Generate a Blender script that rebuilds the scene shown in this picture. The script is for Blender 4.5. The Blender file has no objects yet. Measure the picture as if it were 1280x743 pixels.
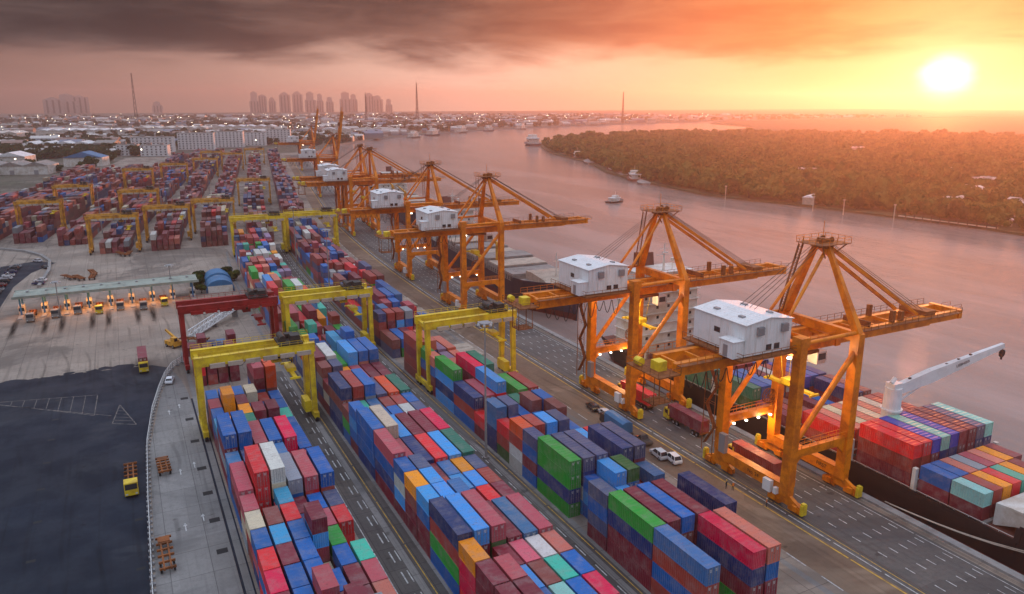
import bpy, math, random
import numpy as np
from mathutils import Vector, Matrix
random.seed(7); np.random.seed(7)
SC = bpy.context.scene
COL = SC.collection
R = math.radians

# ------------------------------------------------------------------ camera
YAW = R(27.1); PITCH = math.atan((371.5 - 128) / 950)
cam_d = bpy.data.cameras.new("camera"); cam = bpy.data.objects.new("camera", cam_d); COL.objects.link(cam)
cam_d.sensor_width = 36; cam_d.lens = 36 * 950 / 1280
cam_d.clip_start = 1; cam_d.clip_end = 60000
cam.location = (0, 0, 70); cam.rotation_euler = (math.pi / 2 - PITCH, 0, -YAW)
SC.camera = cam

# ------------------------------------------------------------------ sky + sun
SUN_AZ = YAW + R(28.8); SUN_EL = R(1.5)
SUN = Vector((math.sin(SUN_AZ) * math.cos(SUN_EL), math.cos(SUN_AZ) * math.cos(SUN_EL), math.sin(SUN_EL)))
W = bpy.data.worlds.new("World"); SC.world = W; W.use_nodes = True
def srgb(r, g, b, a=1.0):
    f = lambda c: (c / 255 / 12.92) if c / 255 <= .04045 else ((c / 255 + .055) / 1.055) ** 2.4
    return (f(r), f(g), f(b), a)
class NT:
    """tiny node-tree helper"""
    def __init__(s, tree): s.t = tree; s.t.nodes.clear()
    def n(s, typ, **kw):
        nd = s.t.nodes.new(typ)
        for k, v in kw.items():
            if k.startswith('i_'):
                key = k[2:]
                key = int(key) if key.isdigit() else key.replace('_', ' ')
                s.put(nd.inputs[key], v)
            else: setattr(nd, k, v)
        return nd
    def put(s, sock, v):
        if isinstance(v, bpy.types.NodeSocket): s.t.links.new(v, sock)
        elif isinstance(v, bpy.types.Node): s.t.links.new(v.outputs[0], sock)
        else: sock.default_value = v
    def math(s, op, a, b=0.0, clamp=False):
        nd = s.n('ShaderNodeMath', operation=op, use_clamp=clamp); s.put(nd.inputs[0], a); s.put(nd.inputs[1], b); return nd.outputs[0]
    def mix(s, fac, a, b, blend='MIX'):
        nd = s.n('ShaderNodeMix', data_type='RGBA', blend_type=blend)
        s.put(nd.inputs[0], fac); s.put(nd.inputs[6], a); s.put(nd.inputs[7], b); return nd.outputs[2]
    def ramp(s, fac, stops):
        nd = s.n('ShaderNodeValToRGB'); s.put(nd.inputs[0], fac); cr = nd.color_ramp
        while len(cr.elements) > 1: cr.elements.remove(cr.elements[-1])
        cr.elements[0].position = stops[0][0]; cr.elements[0].color = stops[0][1]
        for p, c in stops[1:]:
            e = cr.elements.new(p); e.color = c
        return nd.outputs[0]
    def maprange(s, v, a, b, c=0.0, d=1.0, smooth=True):
        nd = s.n('ShaderNodeMapRange'); nd.interpolation_type = 'SMOOTHSTEP' if smooth else 'LINEAR'
        s.put(nd.inputs[0], v)
        for i, q in enumerate((a, b, c, d)): nd.inputs[i + 1].default_value = q
        return nd.outputs[0]
    def noise(s, vec, scale, detail=4, rough=.55, dist=0.0):
        nd = s.n('ShaderNodeTexNoise'); 
        if vec is not None: s.put(nd.inputs['Vector'], vec)
        nd.inputs['Scale'].default_value = scale; nd.inputs['Detail'].default_value = detail
        nd.inputs['Roughness'].default_value = rough; nd.inputs['Distortion'].default_value = dist
        return nd.outputs[0]

g = lambda v: (v, v, v, 1)
nt = NT(W.node_tree)
co = nt.n('ShaderNodeTexCoord').outputs['Generated']
nrm = nt.n('ShaderNodeVectorMath', operation='NORMALIZE', i_0=co).outputs[0]
sep = nt.n('ShaderNodeSeparateXYZ', i_0=nrm)
el = nt.math('MULTIPLY', nt.math('ARCSINE', sep.outputs[2]), 180 / math.pi)          # elevation in degrees
dotn = nt.n('ShaderNodeVectorMath', operation='DOT_PRODUCT', i_0=nrm); dotn.inputs[1].default_value = SUN
ang = nt.math('MULTIPLY', nt.math('ARCCOSINE', nt.math('MINIMUM', dotn.outputs['Value'], 1.0)), 180 / math.pi)   # angle from the sun
# clear band under the cloud deck: yellow by the sun, peach, then dusky pink-brown
an = nt.math('DIVIDE', ang, 180)
clear = nt.ramp(an, [(0.0, (.74, .44, .16, 1)), (.045, (.68, .36, .14, 1)), (.10, (.70, .37, .21, 1)), (.18, (.58, .37, .285, 1)), (.27, (.28, .165, .132, 1)), (.36, (.13, .070, .058, 1)), (.6, (.11, .08, .075, 1)), (1, (.12, .11, .11, 1))])
# cloud deck: noise on direction squeezed so clouds lie in flat streaks
mp = nt.n('ShaderNodeVectorMath', operation='MULTIPLY', i_0=nrm); mp.inputs[1].default_value = (1, 1, 5.5)
n1 = nt.noise(mp.outputs[0], 3.2, 6, .58, .4)
n2 = nt.noise(mp.outputs[0], 9.0, 5, .55, .6)
edge = nt.math('ADD', el, nt.math('MULTIPLY', nt.math('SUBTRACT', n1, .5), 4.6))
edge = nt.math('ADD', edge, nt.math('MULTIPLY', nt.math('SUBTRACT', n2, .5), 1.6))
deck = nt.maprange(edge, 2.0, 4.1)
dens = nt.maprange(nt.math('ADD', nt.math('MULTIPLY', n1, .6), nt.math('MULTIPLY', n2, .4)), .36, .66)
c_dark = nt.ramp(an, [(0.0, (.60, .17, .035, 1)), (.06, (.44, .10, .022, 1)), (.12, (.24, .065, .032, 1)), (.19, (.040, .022, .019, 1)), (.30, (.012, .010, .011, 1)), (1, (.014, .014, .016, 1))])
c_lite = nt.ramp(an, [(0.0, (.75, .30, .08, 1)), (.06, (.58, .18, .05, 1)), (.12, (.36, .135, .068, 1)), (.19, (.13, .068, .052, 1)), (.30, (.060, .043, .040, 1)), (1, (.08, .075, .08, 1))])
cloud = nt.mix(dens, c_lite, c_dark)
low = nt.mix(deck, clear, cloud)
# sun core and aureole
sq = nt.n('ShaderNodeVectorMath', operation='NORMALIZE', i_0=nt.n('ShaderNodeVectorMath', operation='MULTIPLY', i_0=nrm, i_1=(1, 1, 1.2)).outputs[0])
dq = nt.n('ShaderNodeVectorMath', operation='DOT_PRODUCT', i_0=sq.outputs[0]); dq.inputs[1].default_value = Vector((SUN.x, SUN.y, SUN.z * 1.2)).normalized()
angq = nt.math('MULTIPLY', nt.math('ARCCOSINE', nt.math('MINIMUM', dq.outputs['Value'], 1.0)), 180 / math.pi)
core = nt.maprange(nt.math('ADD', angq, nt.math('MULTIPLY', nt.math('SUBTRACT', n2, .5), 1.0)), 2.1, .2)
aur = nt.math('POWER', nt.maprange(ang, 11.0, 0.0, smooth=False), 3.0)
low = nt.mix(nt.math('MULTIPLY', aur, .4), low, (1.25, .92, .50, 1))
low = nt.mix(core, low, (2.4, 2.0, 1.35, 1))
# overhead: thinner, paler overcast that lets the blue of the physical sky through
sky = nt.n('ShaderNodeTexSky', sky_type='NISHITA'); sky.sun_disc = False
sky.sun_elevation = SUN_EL; sky.sun_rotation = SUN_AZ; sky.altitude = 50; sky.air_density = 1.2; sky.dust_density = 2.5; sky.ozone_density = 1.5
skyc = nt.mix(1.0, sky.outputs[0], g(.10), 'MULTIPLY')
over = nt.mix(nt.math('ADD', .72, nt.math('MULTIPLY', nt.math('SUBTRACT', n1, .5), .3)), skyc, (.56, .62, .76, 1))
over = nt.mix(1.0, over, nt.n('ShaderNodeCombineColor', i_0=nt.math('ADD', .40, nt.math('MULTIPLY', sep.outputs[2], 1.0)), i_1=nt.math('ADD', .40, nt.math('MULTIPLY', sep.outputs[2], 1.0)), i_2=nt.math('ADD', .40, nt.math('MULTIPLY', sep.outputs[2], 1.0))).outputs[0], 'MULTIPLY')   # overcast: brighter towards the zenith
up = nt.maprange(el, 7.4, 18.0)
col = nt.mix(up, low, over)
bg = nt.n('ShaderNodeBackground', i_0=col); bg.inputs[1].default_value = 1.0
nt.n('ShaderNodeOutputWorld', i_0=bg)
W.cycles.sampling_method = 'MANUAL'; W.cycles.sample_map_resolution = 1024

sun_d = bpy.data.lights.new("sun", 'SUN'); sun_d.energy = 3.4; sun_d.angle = R(2.0); sun_d.color = (1.0, .31, .11)
sun_o = bpy.data.objects.new("sun", sun_d); COL.objects.link(sun_o)
sun_o.rotation_euler = (-SUN).to_track_quat('-Z', 'Y').to_euler()

SC.view_settings.view_transform = 'Standard'; SC.view_settings.look = 'None'
SC.view_settings.exposure = 0.85; SC.view_settings.gamma = 1
SC.render.engine = 'CYCLES'
cy = SC.cycles
cy.use_denoising = True
try: cy.denoiser = 'OPENIMAGEDENOISE'
except Exception: pass
cy.max_bounces = 5; cy.diffuse_bounces = 2; cy.glossy_bounces = 3; cy.transmission_bounces = 2; cy.volume_bounces = 1
cy.sample_clamp_indirect = 4; cy.caustics_reflective = False; cy.caustics_refractive = False
cy.use_light_tree = True

# ------------------------------------------------------------------ helpers
def sx(y):                       # how far the whole port bends towards the river at distance y
    if y < 200: return 0.0
    if y < 520: return .158 * (y - 200) ** 2 / 640
    return 25.28 + .158 * (y - 520)
def dsx(y): return 0 if y < 200 else (.158 * (y - 200) / 320 if y < 520 else .158)
def BW(x, y): return (x + sx(y), y)
def BR(y): return -math.atan(dsx(y))

class MB:
    def __init__(s): s.v = []; s.f = []; s.m = []
    def add(s, vs, fs, mi=0):
        o = len(s.v); s.v.extend(vs)
        for f in fs: s.f.append(tuple(i + o for i in f)); s.m.append(mi)
        return s
    def box(s, x0, y0, z0, x1, y1, z1, mi=0):
        return s.add([(x0, y0, z0), (x1, y0, z0), (x1, y1, z0), (x0, y1, z0), (x0, y0, z1), (x1, y0, z1), (x1, y1, z1), (x0, y1, z1)],
              [(0, 3, 2, 1), (4, 5, 6, 7), (0, 1, 5, 4), (1, 2, 6, 5), (2, 3, 7, 6), (3, 0, 4, 7)], mi)
    def cbox(s, cx, cy, cz, w, d, h, mi=0): return s.box(cx - w / 2, cy - d / 2, cz - h / 2, cx + w / 2, cy + d / 2, cz + h / 2, mi)
    def beam(s, p, q, w, h=None, w2=None, h2=None, mi=0):
        p = Vector(p); q = Vector(q); h = h or w; w2 = w2 or w; h2 = h2 or h
        d = (q - p).normalized(); a = Vector((0, 0, 1)) if abs(d.z) < .95 else Vector((0, 1, 0))
        u = d.cross(a).normalized(); v = u.cross(d).normalized()
        vs = [p + u * (i * w / 2) + v * (j * h / 2) for i, j in ((-1, -1), (1, -1), (1, 1), (-1, 1))] + \
             [q + u * (i * w2 / 2) + v * (j * h2 / 2) for i, j in ((-1, -1), (1, -1), (1, 1), (-1, 1))]
        return s.add([tuple(x) for x in vs], [(0, 3, 2, 1), (4, 5, 6, 7), (0, 1, 5, 4), (1, 2, 6, 5), (2, 3, 7, 6), (3, 0, 4, 7)], mi)
    def cyl(s, p, q, r, n=10, r2=None, mi=0):
        p = Vector(p); q = Vector(q); r2 = r if r2 is None else r2
        d = (q - p).normalized(); a = Vector((0, 0, 1)) if abs(d.z) < .95 else Vector((0, 1, 0))
        u = d.cross(a).normalized(); v = u.cross(d).normalized()
        vs = []
        for c, rr in ((p, r), (q, r2)):
            for i in range(n):
                t = 2 * math.pi * i / n; vs.append(tuple(c + u * (rr * math.cos(t)) + v * (rr * math.sin(t))))
        fs = [(i, (i + 1) % n, n + (i + 1) % n, n + i) for i in range(n)] + [tuple(range(n - 1, -1, -1)), tuple(range(n, 2 * n))]
        return s.add(vs, fs, mi)
    def prism(s, poly, axis, a, b, mi=0):
        """extrude a 2-D polygon between a and b along axis (0,1,2)"""
        def mk(t, p): 
            return (t, p[0], p[1]) if axis == 0 else ((p[0], t, p[1]) if axis == 1 else (p[0], p[1], t))
        n = len(poly); vs = [mk(a, p) for p in poly] + [mk(b, p) for p in poly]
        fs = [(i, (i + 1) % n, n + (i + 1) % n, n + i) for i in range(n)] + [tuple(range(n - 1, -1, -1)), tuple(range(n, 2 * n))]
        return s.add(vs, fs, mi)
    def rail(s, p, q, h=1.1, n=None, mi=0):
        p = Vector(p); q = Vector(q); L = (q - p).length; n = n or max(1, int(L / 2.2)); up = Vector((0, 0, h))
        s.beam(p + up, q + up, .07, .07, mi=mi); s.beam(p + up * .5, q + up * .5, .05, .05, mi=mi)
        for i in range(n + 1):
            a = p + (q - p) * (i / n); s.beam(a, a + up, .07, .07, mi=mi)
        return s
    def path(s, pts, r, n=5, mi=0):
        for a, b in zip(pts[:-1], pts[1:]): s.cyl(a, b, r, n, mi=mi)
        return s
    def mesh(s, name, mats):
        me = bpy.data.meshes.new(name); me.from_pydata([tuple(x) for x in s.v], [], s.f)
        if not isinstance(mats, (list, tuple)): mats = [mats]
        for m in mats: me.materials.append(m)
        if len(mats) > 1: me.polygons.foreach_set('material_index', s.m)
        import bmesh
        bm = bmesh.new(); bm.from_mesh(me); bmesh.ops.recalc_face_normals(bm, faces=bm.faces); bm.to_mesh(me); bm.free()
        me.update(); return me
    def build(s, name, mats, parent=None, loc=(0, 0, 0), rz=0.0):
        return inst(name, s.mesh(name, mats), parent, loc, rz)
def inst(name, me, parent=None, loc=(0, 0, 0), rz=0.0):
    o = bpy.data.objects.new(name, me); COL.objects.link(o); o.location = loc; o.rotation_euler = (0, 0, rz)
    if parent: o.parent = parent
    return o
def empty(name, loc=(0, 0, 0), rz=0.0, parent=None): return inst(name, None, parent, loc, rz)
def tag(o, label, cat, group=None):
    o['label'] = label; o['category'] = cat
    if group: o['group'] = group
    return o
def kind(o, k, label=None):
    o['kind'] = k
    if label: o['label'] = label
    return o
def copy_tree(o, parent=None, skip=()):
    c = o.copy(); COL.objects.link(c); c.parent = parent
    for ch in o.children:
        if ch.name.split('.')[0] not in skip: copy_tree(ch, c, skip)
    return c
ORD = ['first', 'second', 'third', 'fourth', 'fifth', 'sixth', 'seventh', 'eighth', 'ninth', 'tenth', 'eleventh', 'twelfth', 'thirteenth', 'fourteenth', 'fifteenth', 'sixteenth', 'seventeenth', 'eighteenth', 'nineteenth', 'twentieth', 'twenty-first', 'twenty-second', 'twenty-third', 'twenty-fourth', 'twenty-fifth', 'twenty-sixth', 'twenty-seventh', 'twenty-eighth', 'twenty-ninth', 'thirtieth', 'thirty-first', 'thirty-second', 'thirty-third', 'thirty-fourth', 'thirty-fifth', 'thirty-sixth', 'thirty-seventh', 'thirty-eighth']

# ------------------------------------------------------------------ materials
def mat(name, base, rough=.6, metal=0.0, spec=.4, emis=None, estr=0.0, var=0.0, vscale=.5, dark=None, bump=0.0, bscale=8.0, coords='Object', detail=5):
    m = bpy.data.materials.new(name); m.use_nodes = True; t = NT(m.node_tree)
    bs = t.n('ShaderNodeBsdfPrincipled'); bs.inputs['Roughness'].default_value = rough; bs.inputs['Metallic'].default_value = metal
    bs.inputs['Specular IOR Level'].default_value = spec
    if var or bump: 
        co = t.n('ShaderNodeTexCoord').outputs[coords] if coords != 'Position' else t.n('ShaderNodeNewGeometry').outputs['Position']
    if var:
        nz = t.noise(co, vscale, detail, .65)
        d = dark or tuple(c * (1 - var) for c in base[:3]) + (1,)
        t.put(bs.inputs['Base Color'], t.mix(t.maprange(nz, .38, .68), base, d))
    else: bs.inputs['Base Color'].default_value = base
    if bump:
        b = t.n('ShaderNodeBump', i_Height=t.noise(co, bscale, 4)); b.inputs['Strength'].default_value = bump; b.inputs['Distance'].default_value = .05
        t.put(bs.inputs['Normal'], b.outputs[0])
    if emis: bs.inputs['Emission Color'].default_value = emis; bs.inputs['Emission Strength'].default_value = estr
    t.n('ShaderNodeOutputMaterial', i_0=bs)
    return m
def container_mat(name, attr):
    m = bpy.data.materials.new(name); m.use_nodes = True; t = NT(m.node_tree)
    if attr: c = t.n('ShaderNodeAttribute', attribute_name='Col').outputs['Color']; rnd = .5
    else:
        oi = t.n('ShaderNodeObjectInfo'); c = oi.outputs['Color']; rnd = oi.outputs['Random']
    pos = t.n('ShaderNodeNewGeometry').outputs['Position']
    n1 = t.noise(pos, .55, 5, .7); n2 = t.noise(pos, 3.2, 4, .7)
    mp = t.n('ShaderNodeVectorMath', operation='MULTIPLY', i_0=pos); mp.inputs[1].default_value = (2.2, 2.2, .16)
    streak = t.noise(mp.outputs[0], 1.6, 4, .7)
    c1 = t.mix(t.maprange(n1, .40, .72, 0, .34), c, (.36, .30, .28, 1))                  # sun-bleached, dusty paint
    c1 = t.mix(t.maprange(n2, .56, .74, 0, .70), c1, (.070, .034, .022, 1))             # rust blooms
    c1 = t.mix(t.maprange(streak, .58, .80, 0, .55), c1, (.06, .035, .025, 1))          # run-off streaks
    bs = t.n('ShaderNodeBsdfPrincipled'); t.put(bs.inputs['Base Color'], c1)
    t.put(bs.inputs['Roughness'], t.maprange(n1, .3, .7, .42, .72)); bs.inputs['Specular IOR Level'].default_value = .35
    t.n('ShaderNodeOutputMaterial', i_0=bs); return m
M = {}
M['cont'] = container_mat('container_paint', False); M['contA'] = container_mat('container_paint_mass', True)
M['cdark'] = mat('container_underframe', (.03, .028, .028, 1), .8)
M['mark'] = mat('stencil_white', (.62, .62, .60, 1), .7)
M['steelbar'] = mat('galvanised_bar', (.32, .32, .33, 1), .5, .4)
M['orange'] = mat('crane_orange_paint', (.86, .25, .004, 1), .45, var=.5, vscale=.35, dark=(.52, .12, .006, 1), bump=.15, bscale=3)
M['orange2'] = mat('crane_rusty_walkway', (.30, .095, .022, 1), .7, var=.5, vscale=.6)
M['yellow'] = mat('gantry_yellow_paint', (.84, .62, .025, 1), .45, var=.4, vscale=.4, dark=(.56, .36, .03, 1))
M['amber'] = mat('gantry_amber_paint', (.72, .35, .03, 1), .5, var=.4, vscale=.4, dark=(.30, .12, .02, 1))
M['red'] = mat('gantry_red_paint', (.36, .022, .018, 1), .48, var=.4, vscale=.4)
M['white'] = mat('white_cladding', (.78, .78, .78, 1), .5, var=.16, vscale=.3)
mc_ = bpy.data.materials.new('ribbed_white_cladding'); mc_.use_nodes = True; t = NT(mc_.node_tree); oc = t.n('ShaderNodeTexCoord').outputs['Object']; sp_ = t.n('ShaderNodeSeparateXYZ', i_0=oc)
rb = t.math('ADD', t.math('SINE', t.math('MULTIPLY', sp_.outputs[0], 9.0)), t.math('SINE', t.math('MULTIPLY', sp_.outputs[1], 9.0))); mp = t.n('ShaderNodeVectorMath', operation='MULTIPLY', i_0=oc, i_1=(1.6, 1.6, .12))
cc_ = t.mix(t.maprange(t.noise(mp.outputs[0], 1.2, 5, .7), .50, .78, 0, .75), (.80, .80, .80, 1), (.42, .33, .26, 1)); cc_ = t.mix(t.maprange(t.noise(oc, .5, 4), .45, .7, 0, .3), cc_, (.55, .53, .50, 1)); bs = t.n('ShaderNodeBsdfPrincipled', i_0=cc_); bs.inputs['Roughness'].default_value = .45
b = t.n('ShaderNodeBump', i_Height=rb); b.inputs['Strength'].default_value = .5; b.inputs['Distance'].default_value = .05; t.put(bs.inputs['Normal'], b.outputs[0]); t.n('ShaderNodeOutputMaterial', i_0=bs); M['clad'] = mc_
M['offwhite'] = mat('ship_white_paint', (.70, .68, .64, 1), .5, var=.2, vscale=.25, dark=(.50, .44, .36, 1))
M['black'] = mat('black_rubber', (.018, .018, .018, 1), .8)
M['machine'] = mat('dark_machinery', (.05, .045, .04, 1), .6, var=.5, vscale=2)
M['glass'] = mat('dark_glass', (.02, .025, .03, 1), .12, spec=.6)
M['cable'] = mat('dark_cable', (.025, .02, .018, 1), .7)
M['wire'] = mat('wire_rope', (.10, .075, .06, 1), .55, .3)
M['hull'] = mat('hull_black_paint', (.012, .011, .013, 1), .5, var=.5, vscale=.12, dark=(.024, .017, .016, 1))
M['hullblue'] = mat('hull_navy_paint', (.025, .027, .055, 1), .5, var=.4, vscale=.12)
M['boot'] = mat('antifouling_red', (.13, .022, .022, 1), .65, var=.4, vscale=.2)
M['deckred'] = mat('deck_red_oxide', (.17, .055, .04, 1), .75, var=.4, vscale=.4)
M['deckgrey'] = mat('hatch_grey', (.30, .28, .26, 1), .7, var=.35, vscale=.3)
M['beige'] = mat('beige_board', (.50, .42, .34, 1), .8, var=.3, vscale=.4)
M['blueroof'] = mat('blue_sheet_roof', (.035, .17, .36, 1), .5, var=.25, vscale=.3)
M['greenroof'] = mat('pale_green_sheet_roof', (.34, .38, .32, 1), .65, var=.35, vscale=.25)
M['conc'] = mat('grey_concrete', (.30, .29, .28, 1), .85, var=.3, vscale=.4)
M['hazeconc'] = mat('haze_tinted_facade', (.42, .38, .36, 1), .8)  # distance haze put into the facade colour, so the towers stand out less
M['lamp'] = mat('lit_lamp', (1, .8, .5, 1), .5, emis=(1, .66, .28, 1), estr=5)
M['lampw'] = mat('lit_lamp_white', (1, .9, .7, 1), .5, emis=(1, .84, .60, 1), estr=5)
M['bark'] = mat('bark', (.07, .05, .035, 1), .9, var=.4, vscale=1)
M['window'] = mat('window_dark', (.035, .04, .045, 1), .2)
M['paintw'] = mat('road_white_paint', (.62, .62, .60, 1), .7, var=.55, vscale=1.2, dark=(.25, .25, .25, 1), coords='Position')
M['paintold'] = mat('worn_paint', (.20, .17, .15, 1), .8, var=.8, vscale=.9, dark=(.035, .04, .05, 1), coords='Position')
M['painty'] = mat('road_yellow_paint', (.66, .40, .05, 1), .7, var=.5, vscale=.9, dark=(.32, .20, .05, 1), coords='Position')
M['railst'] = mat('rail_steel', (.16, .13, .11, 1), .45, .6)
M['drain'] = mat('drain_iron', (.012, .012, .013, 1), .7)
M['vest'] = mat('orange_vest', (.75, .22, .03, 1), .8); M['cloth'] = mat('dark_cloth', (.03, .035, .05, 1), .9); M['skin'] = mat('skin', (.35, .20, .14, 1), .6)
def leafmat(name, a, b):
    m = bpy.data.materials.new(name); m.use_nodes = True; t = NT(m.node_tree)
    pos = t.n('ShaderNodeNewGeometry').outputs['Position']
    c = t.mix(t.maprange(t.noise(pos, .055, 6, .75), .36, .64), a, b)
    d = t.n('ShaderNodeBsdfDiffuse', i_0=c); tr = t.n('ShaderNodeBsdfTranslucent', i_0=c)
    mx = t.n('ShaderNodeMixShader', i_1=d, i_2=tr); mx.inputs[0].default_value = .3
    t.n('ShaderNodeOutputMaterial', i_0=mx); return m
M['leaf'] = leafmat('foliage_green', (.026, .060, .014, 1), (.150, .160, .040, 1))
M['leafd'] = leafmat('foliage_dark', (.030, .052, .020, 1), (.055, .075, .024, 1))
def carpaint():
    m = bpy.data.materials.new('car_paint'); m.use_nodes = True; t = NT(m.node_tree)
    bs = t.n('ShaderNodeBsdfPrincipled', i_0=t.n('ShaderNodeObjectInfo').outputs['Color']); bs.inputs['Roughness'].default_value = .25
    bs.inputs['Coat Weight'].default_value = .5; t.n('ShaderNodeOutputMaterial', i_0=bs); return m
M['car'] = carpaint()

def ground_mat(name, a, b, c=None, joints=0.0, streak=True, rough=.85, s1=.05):
    """worn paving: two-tone patches, fine grain, tyre streaks along the yard and expansion joints"""
    m = bpy.data.materials.new(name); m.use_nodes = True; t = NT(m.node_tree)
    pos = t.n('ShaderNodeNewGeometry').outputs['Position']
    col = t.mix(t.maprange(t.noise(pos, s1, 6, .62), .36, .64), a, b)
    col = t.mix(t.maprange(t.noise(pos, 1.1, 6, .75), .42, .72, 0, .55), col, tuple(x * .55 for x in a[:3]) + (1,))
    if c: col = t.mix(t.maprange(t.noise(pos, .021, 5, .7, .8), .52, .60, 0, .8), col, c)
    if streak:
        mp = t.n('ShaderNodeVectorMath', operation='MULTIPLY', i_0=pos); mp.inputs[1].default_value = (1, .018, 1)
        col = t.mix(t.maprange(t.noise(mp.outputs[0], .9, 5, .7), .50, .72, 0, .60), col, tuple(x * .38 for x in a[:3]) + (1,))
    vo = t.n('ShaderNodeTexVoronoi', distance='CHEBYCHEV', i_Vector=pos); vo.inputs['Scale'].default_value = .055; vo.inputs['Randomness'].default_value = .85
    vs_ = t.n('ShaderNodeSeparateColor', i_0=vo.outputs['Color']); col = t.mix(t.maprange(vs_.outputs[0], .35, .9, 0, .38), col, tuple(x * .5 for x in a[:3]) + (1,))       # repaired slabs
    col = t.mix(t.maprange(t.noise(pos, .34, 3, .5), .66, .74, 0, .7), col, tuple(x * .3 for x in a[:3]) + (1,))                                                       # oil spots
    wv = t.n('ShaderNodeTexWave', i_Vector=pos); wv.inputs['Scale'].default_value = .055; wv.inputs['Distortion'].default_value = 9; wv.inputs['Detail'].default_value = 2; wv.inputs['Detail Scale'].default_value = .25
    col = t.mix(t.math('MULTIPLY', t.maprange(wv.outputs[0], .93, 1.0, 0, .5), t.maprange(t.noise(pos, .03, 3), .48, .62)), col, tuple(x * .3 for x in a[:3]) + (1,))        # tyre sweeps
    if joints:
        br = t.n('ShaderNodeTexBrick', i_Vector=pos); br.offset = 0; br.inputs['Scale'].default_value = 1
        br.inputs['Brick Width'].default_value = joints; br.inputs['Row Height'].default_value = joints * 1.25; br.inputs['Mortar Size'].default_value = .05
        br.inputs[1].default_value = g(1); br.inputs[2].default_value = g(.86); br.inputs[3].default_value = g(.45)
        col = t.mix(1.0, col, br.outputs[0], 'MULTIPLY')
    bs = t.n('ShaderNodeBsdfPrincipled', i_0=col); t.put(bs.inputs['Roughness'], t.maprange(t.noise(pos, .12, 4), .35, .65, rough - .2, rough)); bs.inputs['Specular IOR Level'].default_value = .2
    b = t.n('ShaderNodeBump', i_Height=t.noise(pos, 4, 4)); b.inputs['Strength'].default_value = .12; b.inputs['Distance'].default_value = .03
    t.put(bs.inputs['Normal'], b.outputs[0])
    t.n('ShaderNodeOutputMaterial', i_0=bs); return m
M['g_conc'] = ground_mat('yard_concrete', (.40, .325, .265, 1), (.30, .25, .21, 1), (.16, .135, .115, 1), joints=6)
M['g_lane'] = ground_mat('yard_lane_paving', (.15, .135, .125, 1), (.105, .098, .095, 1), (.20, .17, .14, 1), joints=5)
M['g_asph'] = ground_mat('dark_asphalt', (.019, .027, .044, 1), (.013, .018, .030, 1), (.036, .042, .054, 1), s1=.03)
M['g_road'] = ground_mat('quay_road_asphalt', (.120, .110, .105, 1), (.155, .138, .125, 1), (.085, .080, .078, 1))
M['g_apron'] = ground_mat('quay_apron_brown', (.23, .155, .105, 1), (.16, .11, .08, 1), (.29, .21, .15, 1))
M['g_path'] = ground_mat('pale_concrete_strip', (.32, .305, .29, 1), (.25, .24, .23, 1), (.17, .165, .16, 1), joints=6)
M['g_land'] = ground_mat('town_ground', (.13, .11, .085, 1), (.08, .085, .05, 1), (.20, .17, .14, 1), streak=False, s1=.012)
M['g_wood'] = ground_mat('wooded_ground', (.055, .060, .025, 1), (.085, .070, .035, 1), streak=False, s1=.012)

# ------------------------------------------------------------------ setting: water, land, paving
def poly_sheet(name, pts, z, m, parent=None):
    mb = MB(); mb.add([(x, y, z) for x, y in pts], [tuple(range(len(pts)))]); 
    me = bpy.data.meshes.new(name); me.from_pydata(mb.v, [], mb.f); me.materials.append(m); me.update()
    if me.polygons[0].normal.z < 0: me.flip_normals()
    o = inst(name, me, parent); return o
def strip(name, x0, x1, y0, y1, z, m, parent=None, step=20):
    n = max(1, int((y1 - y0) / step)) if y1 > 200 else 1
    vs = []; fs = []
    for i in range(n + 1):
        y = y0 + (y1 - y0) * i / n
        vs += [BW(x0, y) + (z,), BW(x1, y) + (z,)]
    for i in range(n): fs.append((2 * i, 2 * i + 1, 2 * i + 3, 2 * i + 2))
    me = bpy.data.meshes.new(name); me.from_pydata(vs, [], fs); me.materials.append(m); me.update()
    return inst(name, me, parent)
WZ = -3.0
mw = bpy.data.materials.new('river_water'); mw.use_nodes = True; t = NT(mw.node_tree)
pos = t.n('ShaderNodeNewGeometry').outputs['Position']
mp = t.n('ShaderNodeVectorMath', operation='MULTIPLY', i_0=pos); mp.inputs[1].default_value = (1, .75, 1)
h = t.math('ADD', t.noise(mp.outputs[0], .42, 5, .7, .6), t.math('MULTIPLY', t.noise(mp.outputs[0], .045, 3, .6, .5), 1.2))
b = t.n('ShaderNodeBump', i_Height=h); b.inputs['Strength'].default_value = .30; b.inputs['Distance'].default_value = .35
bs = t.n('ShaderNodeBsdfPrincipled'); t.put(bs.inputs['Base Color'], t.mix(t.maprange(t.noise(t.n('ShaderNodeVectorMath', operation='MULTIPLY', i_0=pos, i_1=(1, .22, 1)).outputs[0], .02, 5, .65), .4, .6), (.33, .25, .225, 1), (.23, .175, .155, 1)))
bs.inputs['Roughness'].default_value = .16; bs.inputs['IOR'].default_value = 1.33; t.put(bs.inputs['Normal'], b.outputs[0])
t.n('ShaderNodeOutputMaterial', i_0=bs); M['water'] = mw
water = poly_sheet('river', [(-5900, -2400), (7400, -2400), (7400, 5900), (-5900, 5900)], WZ, mw); kind(water, 'structure', 'broad calm river reflecting the sunset')

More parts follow.
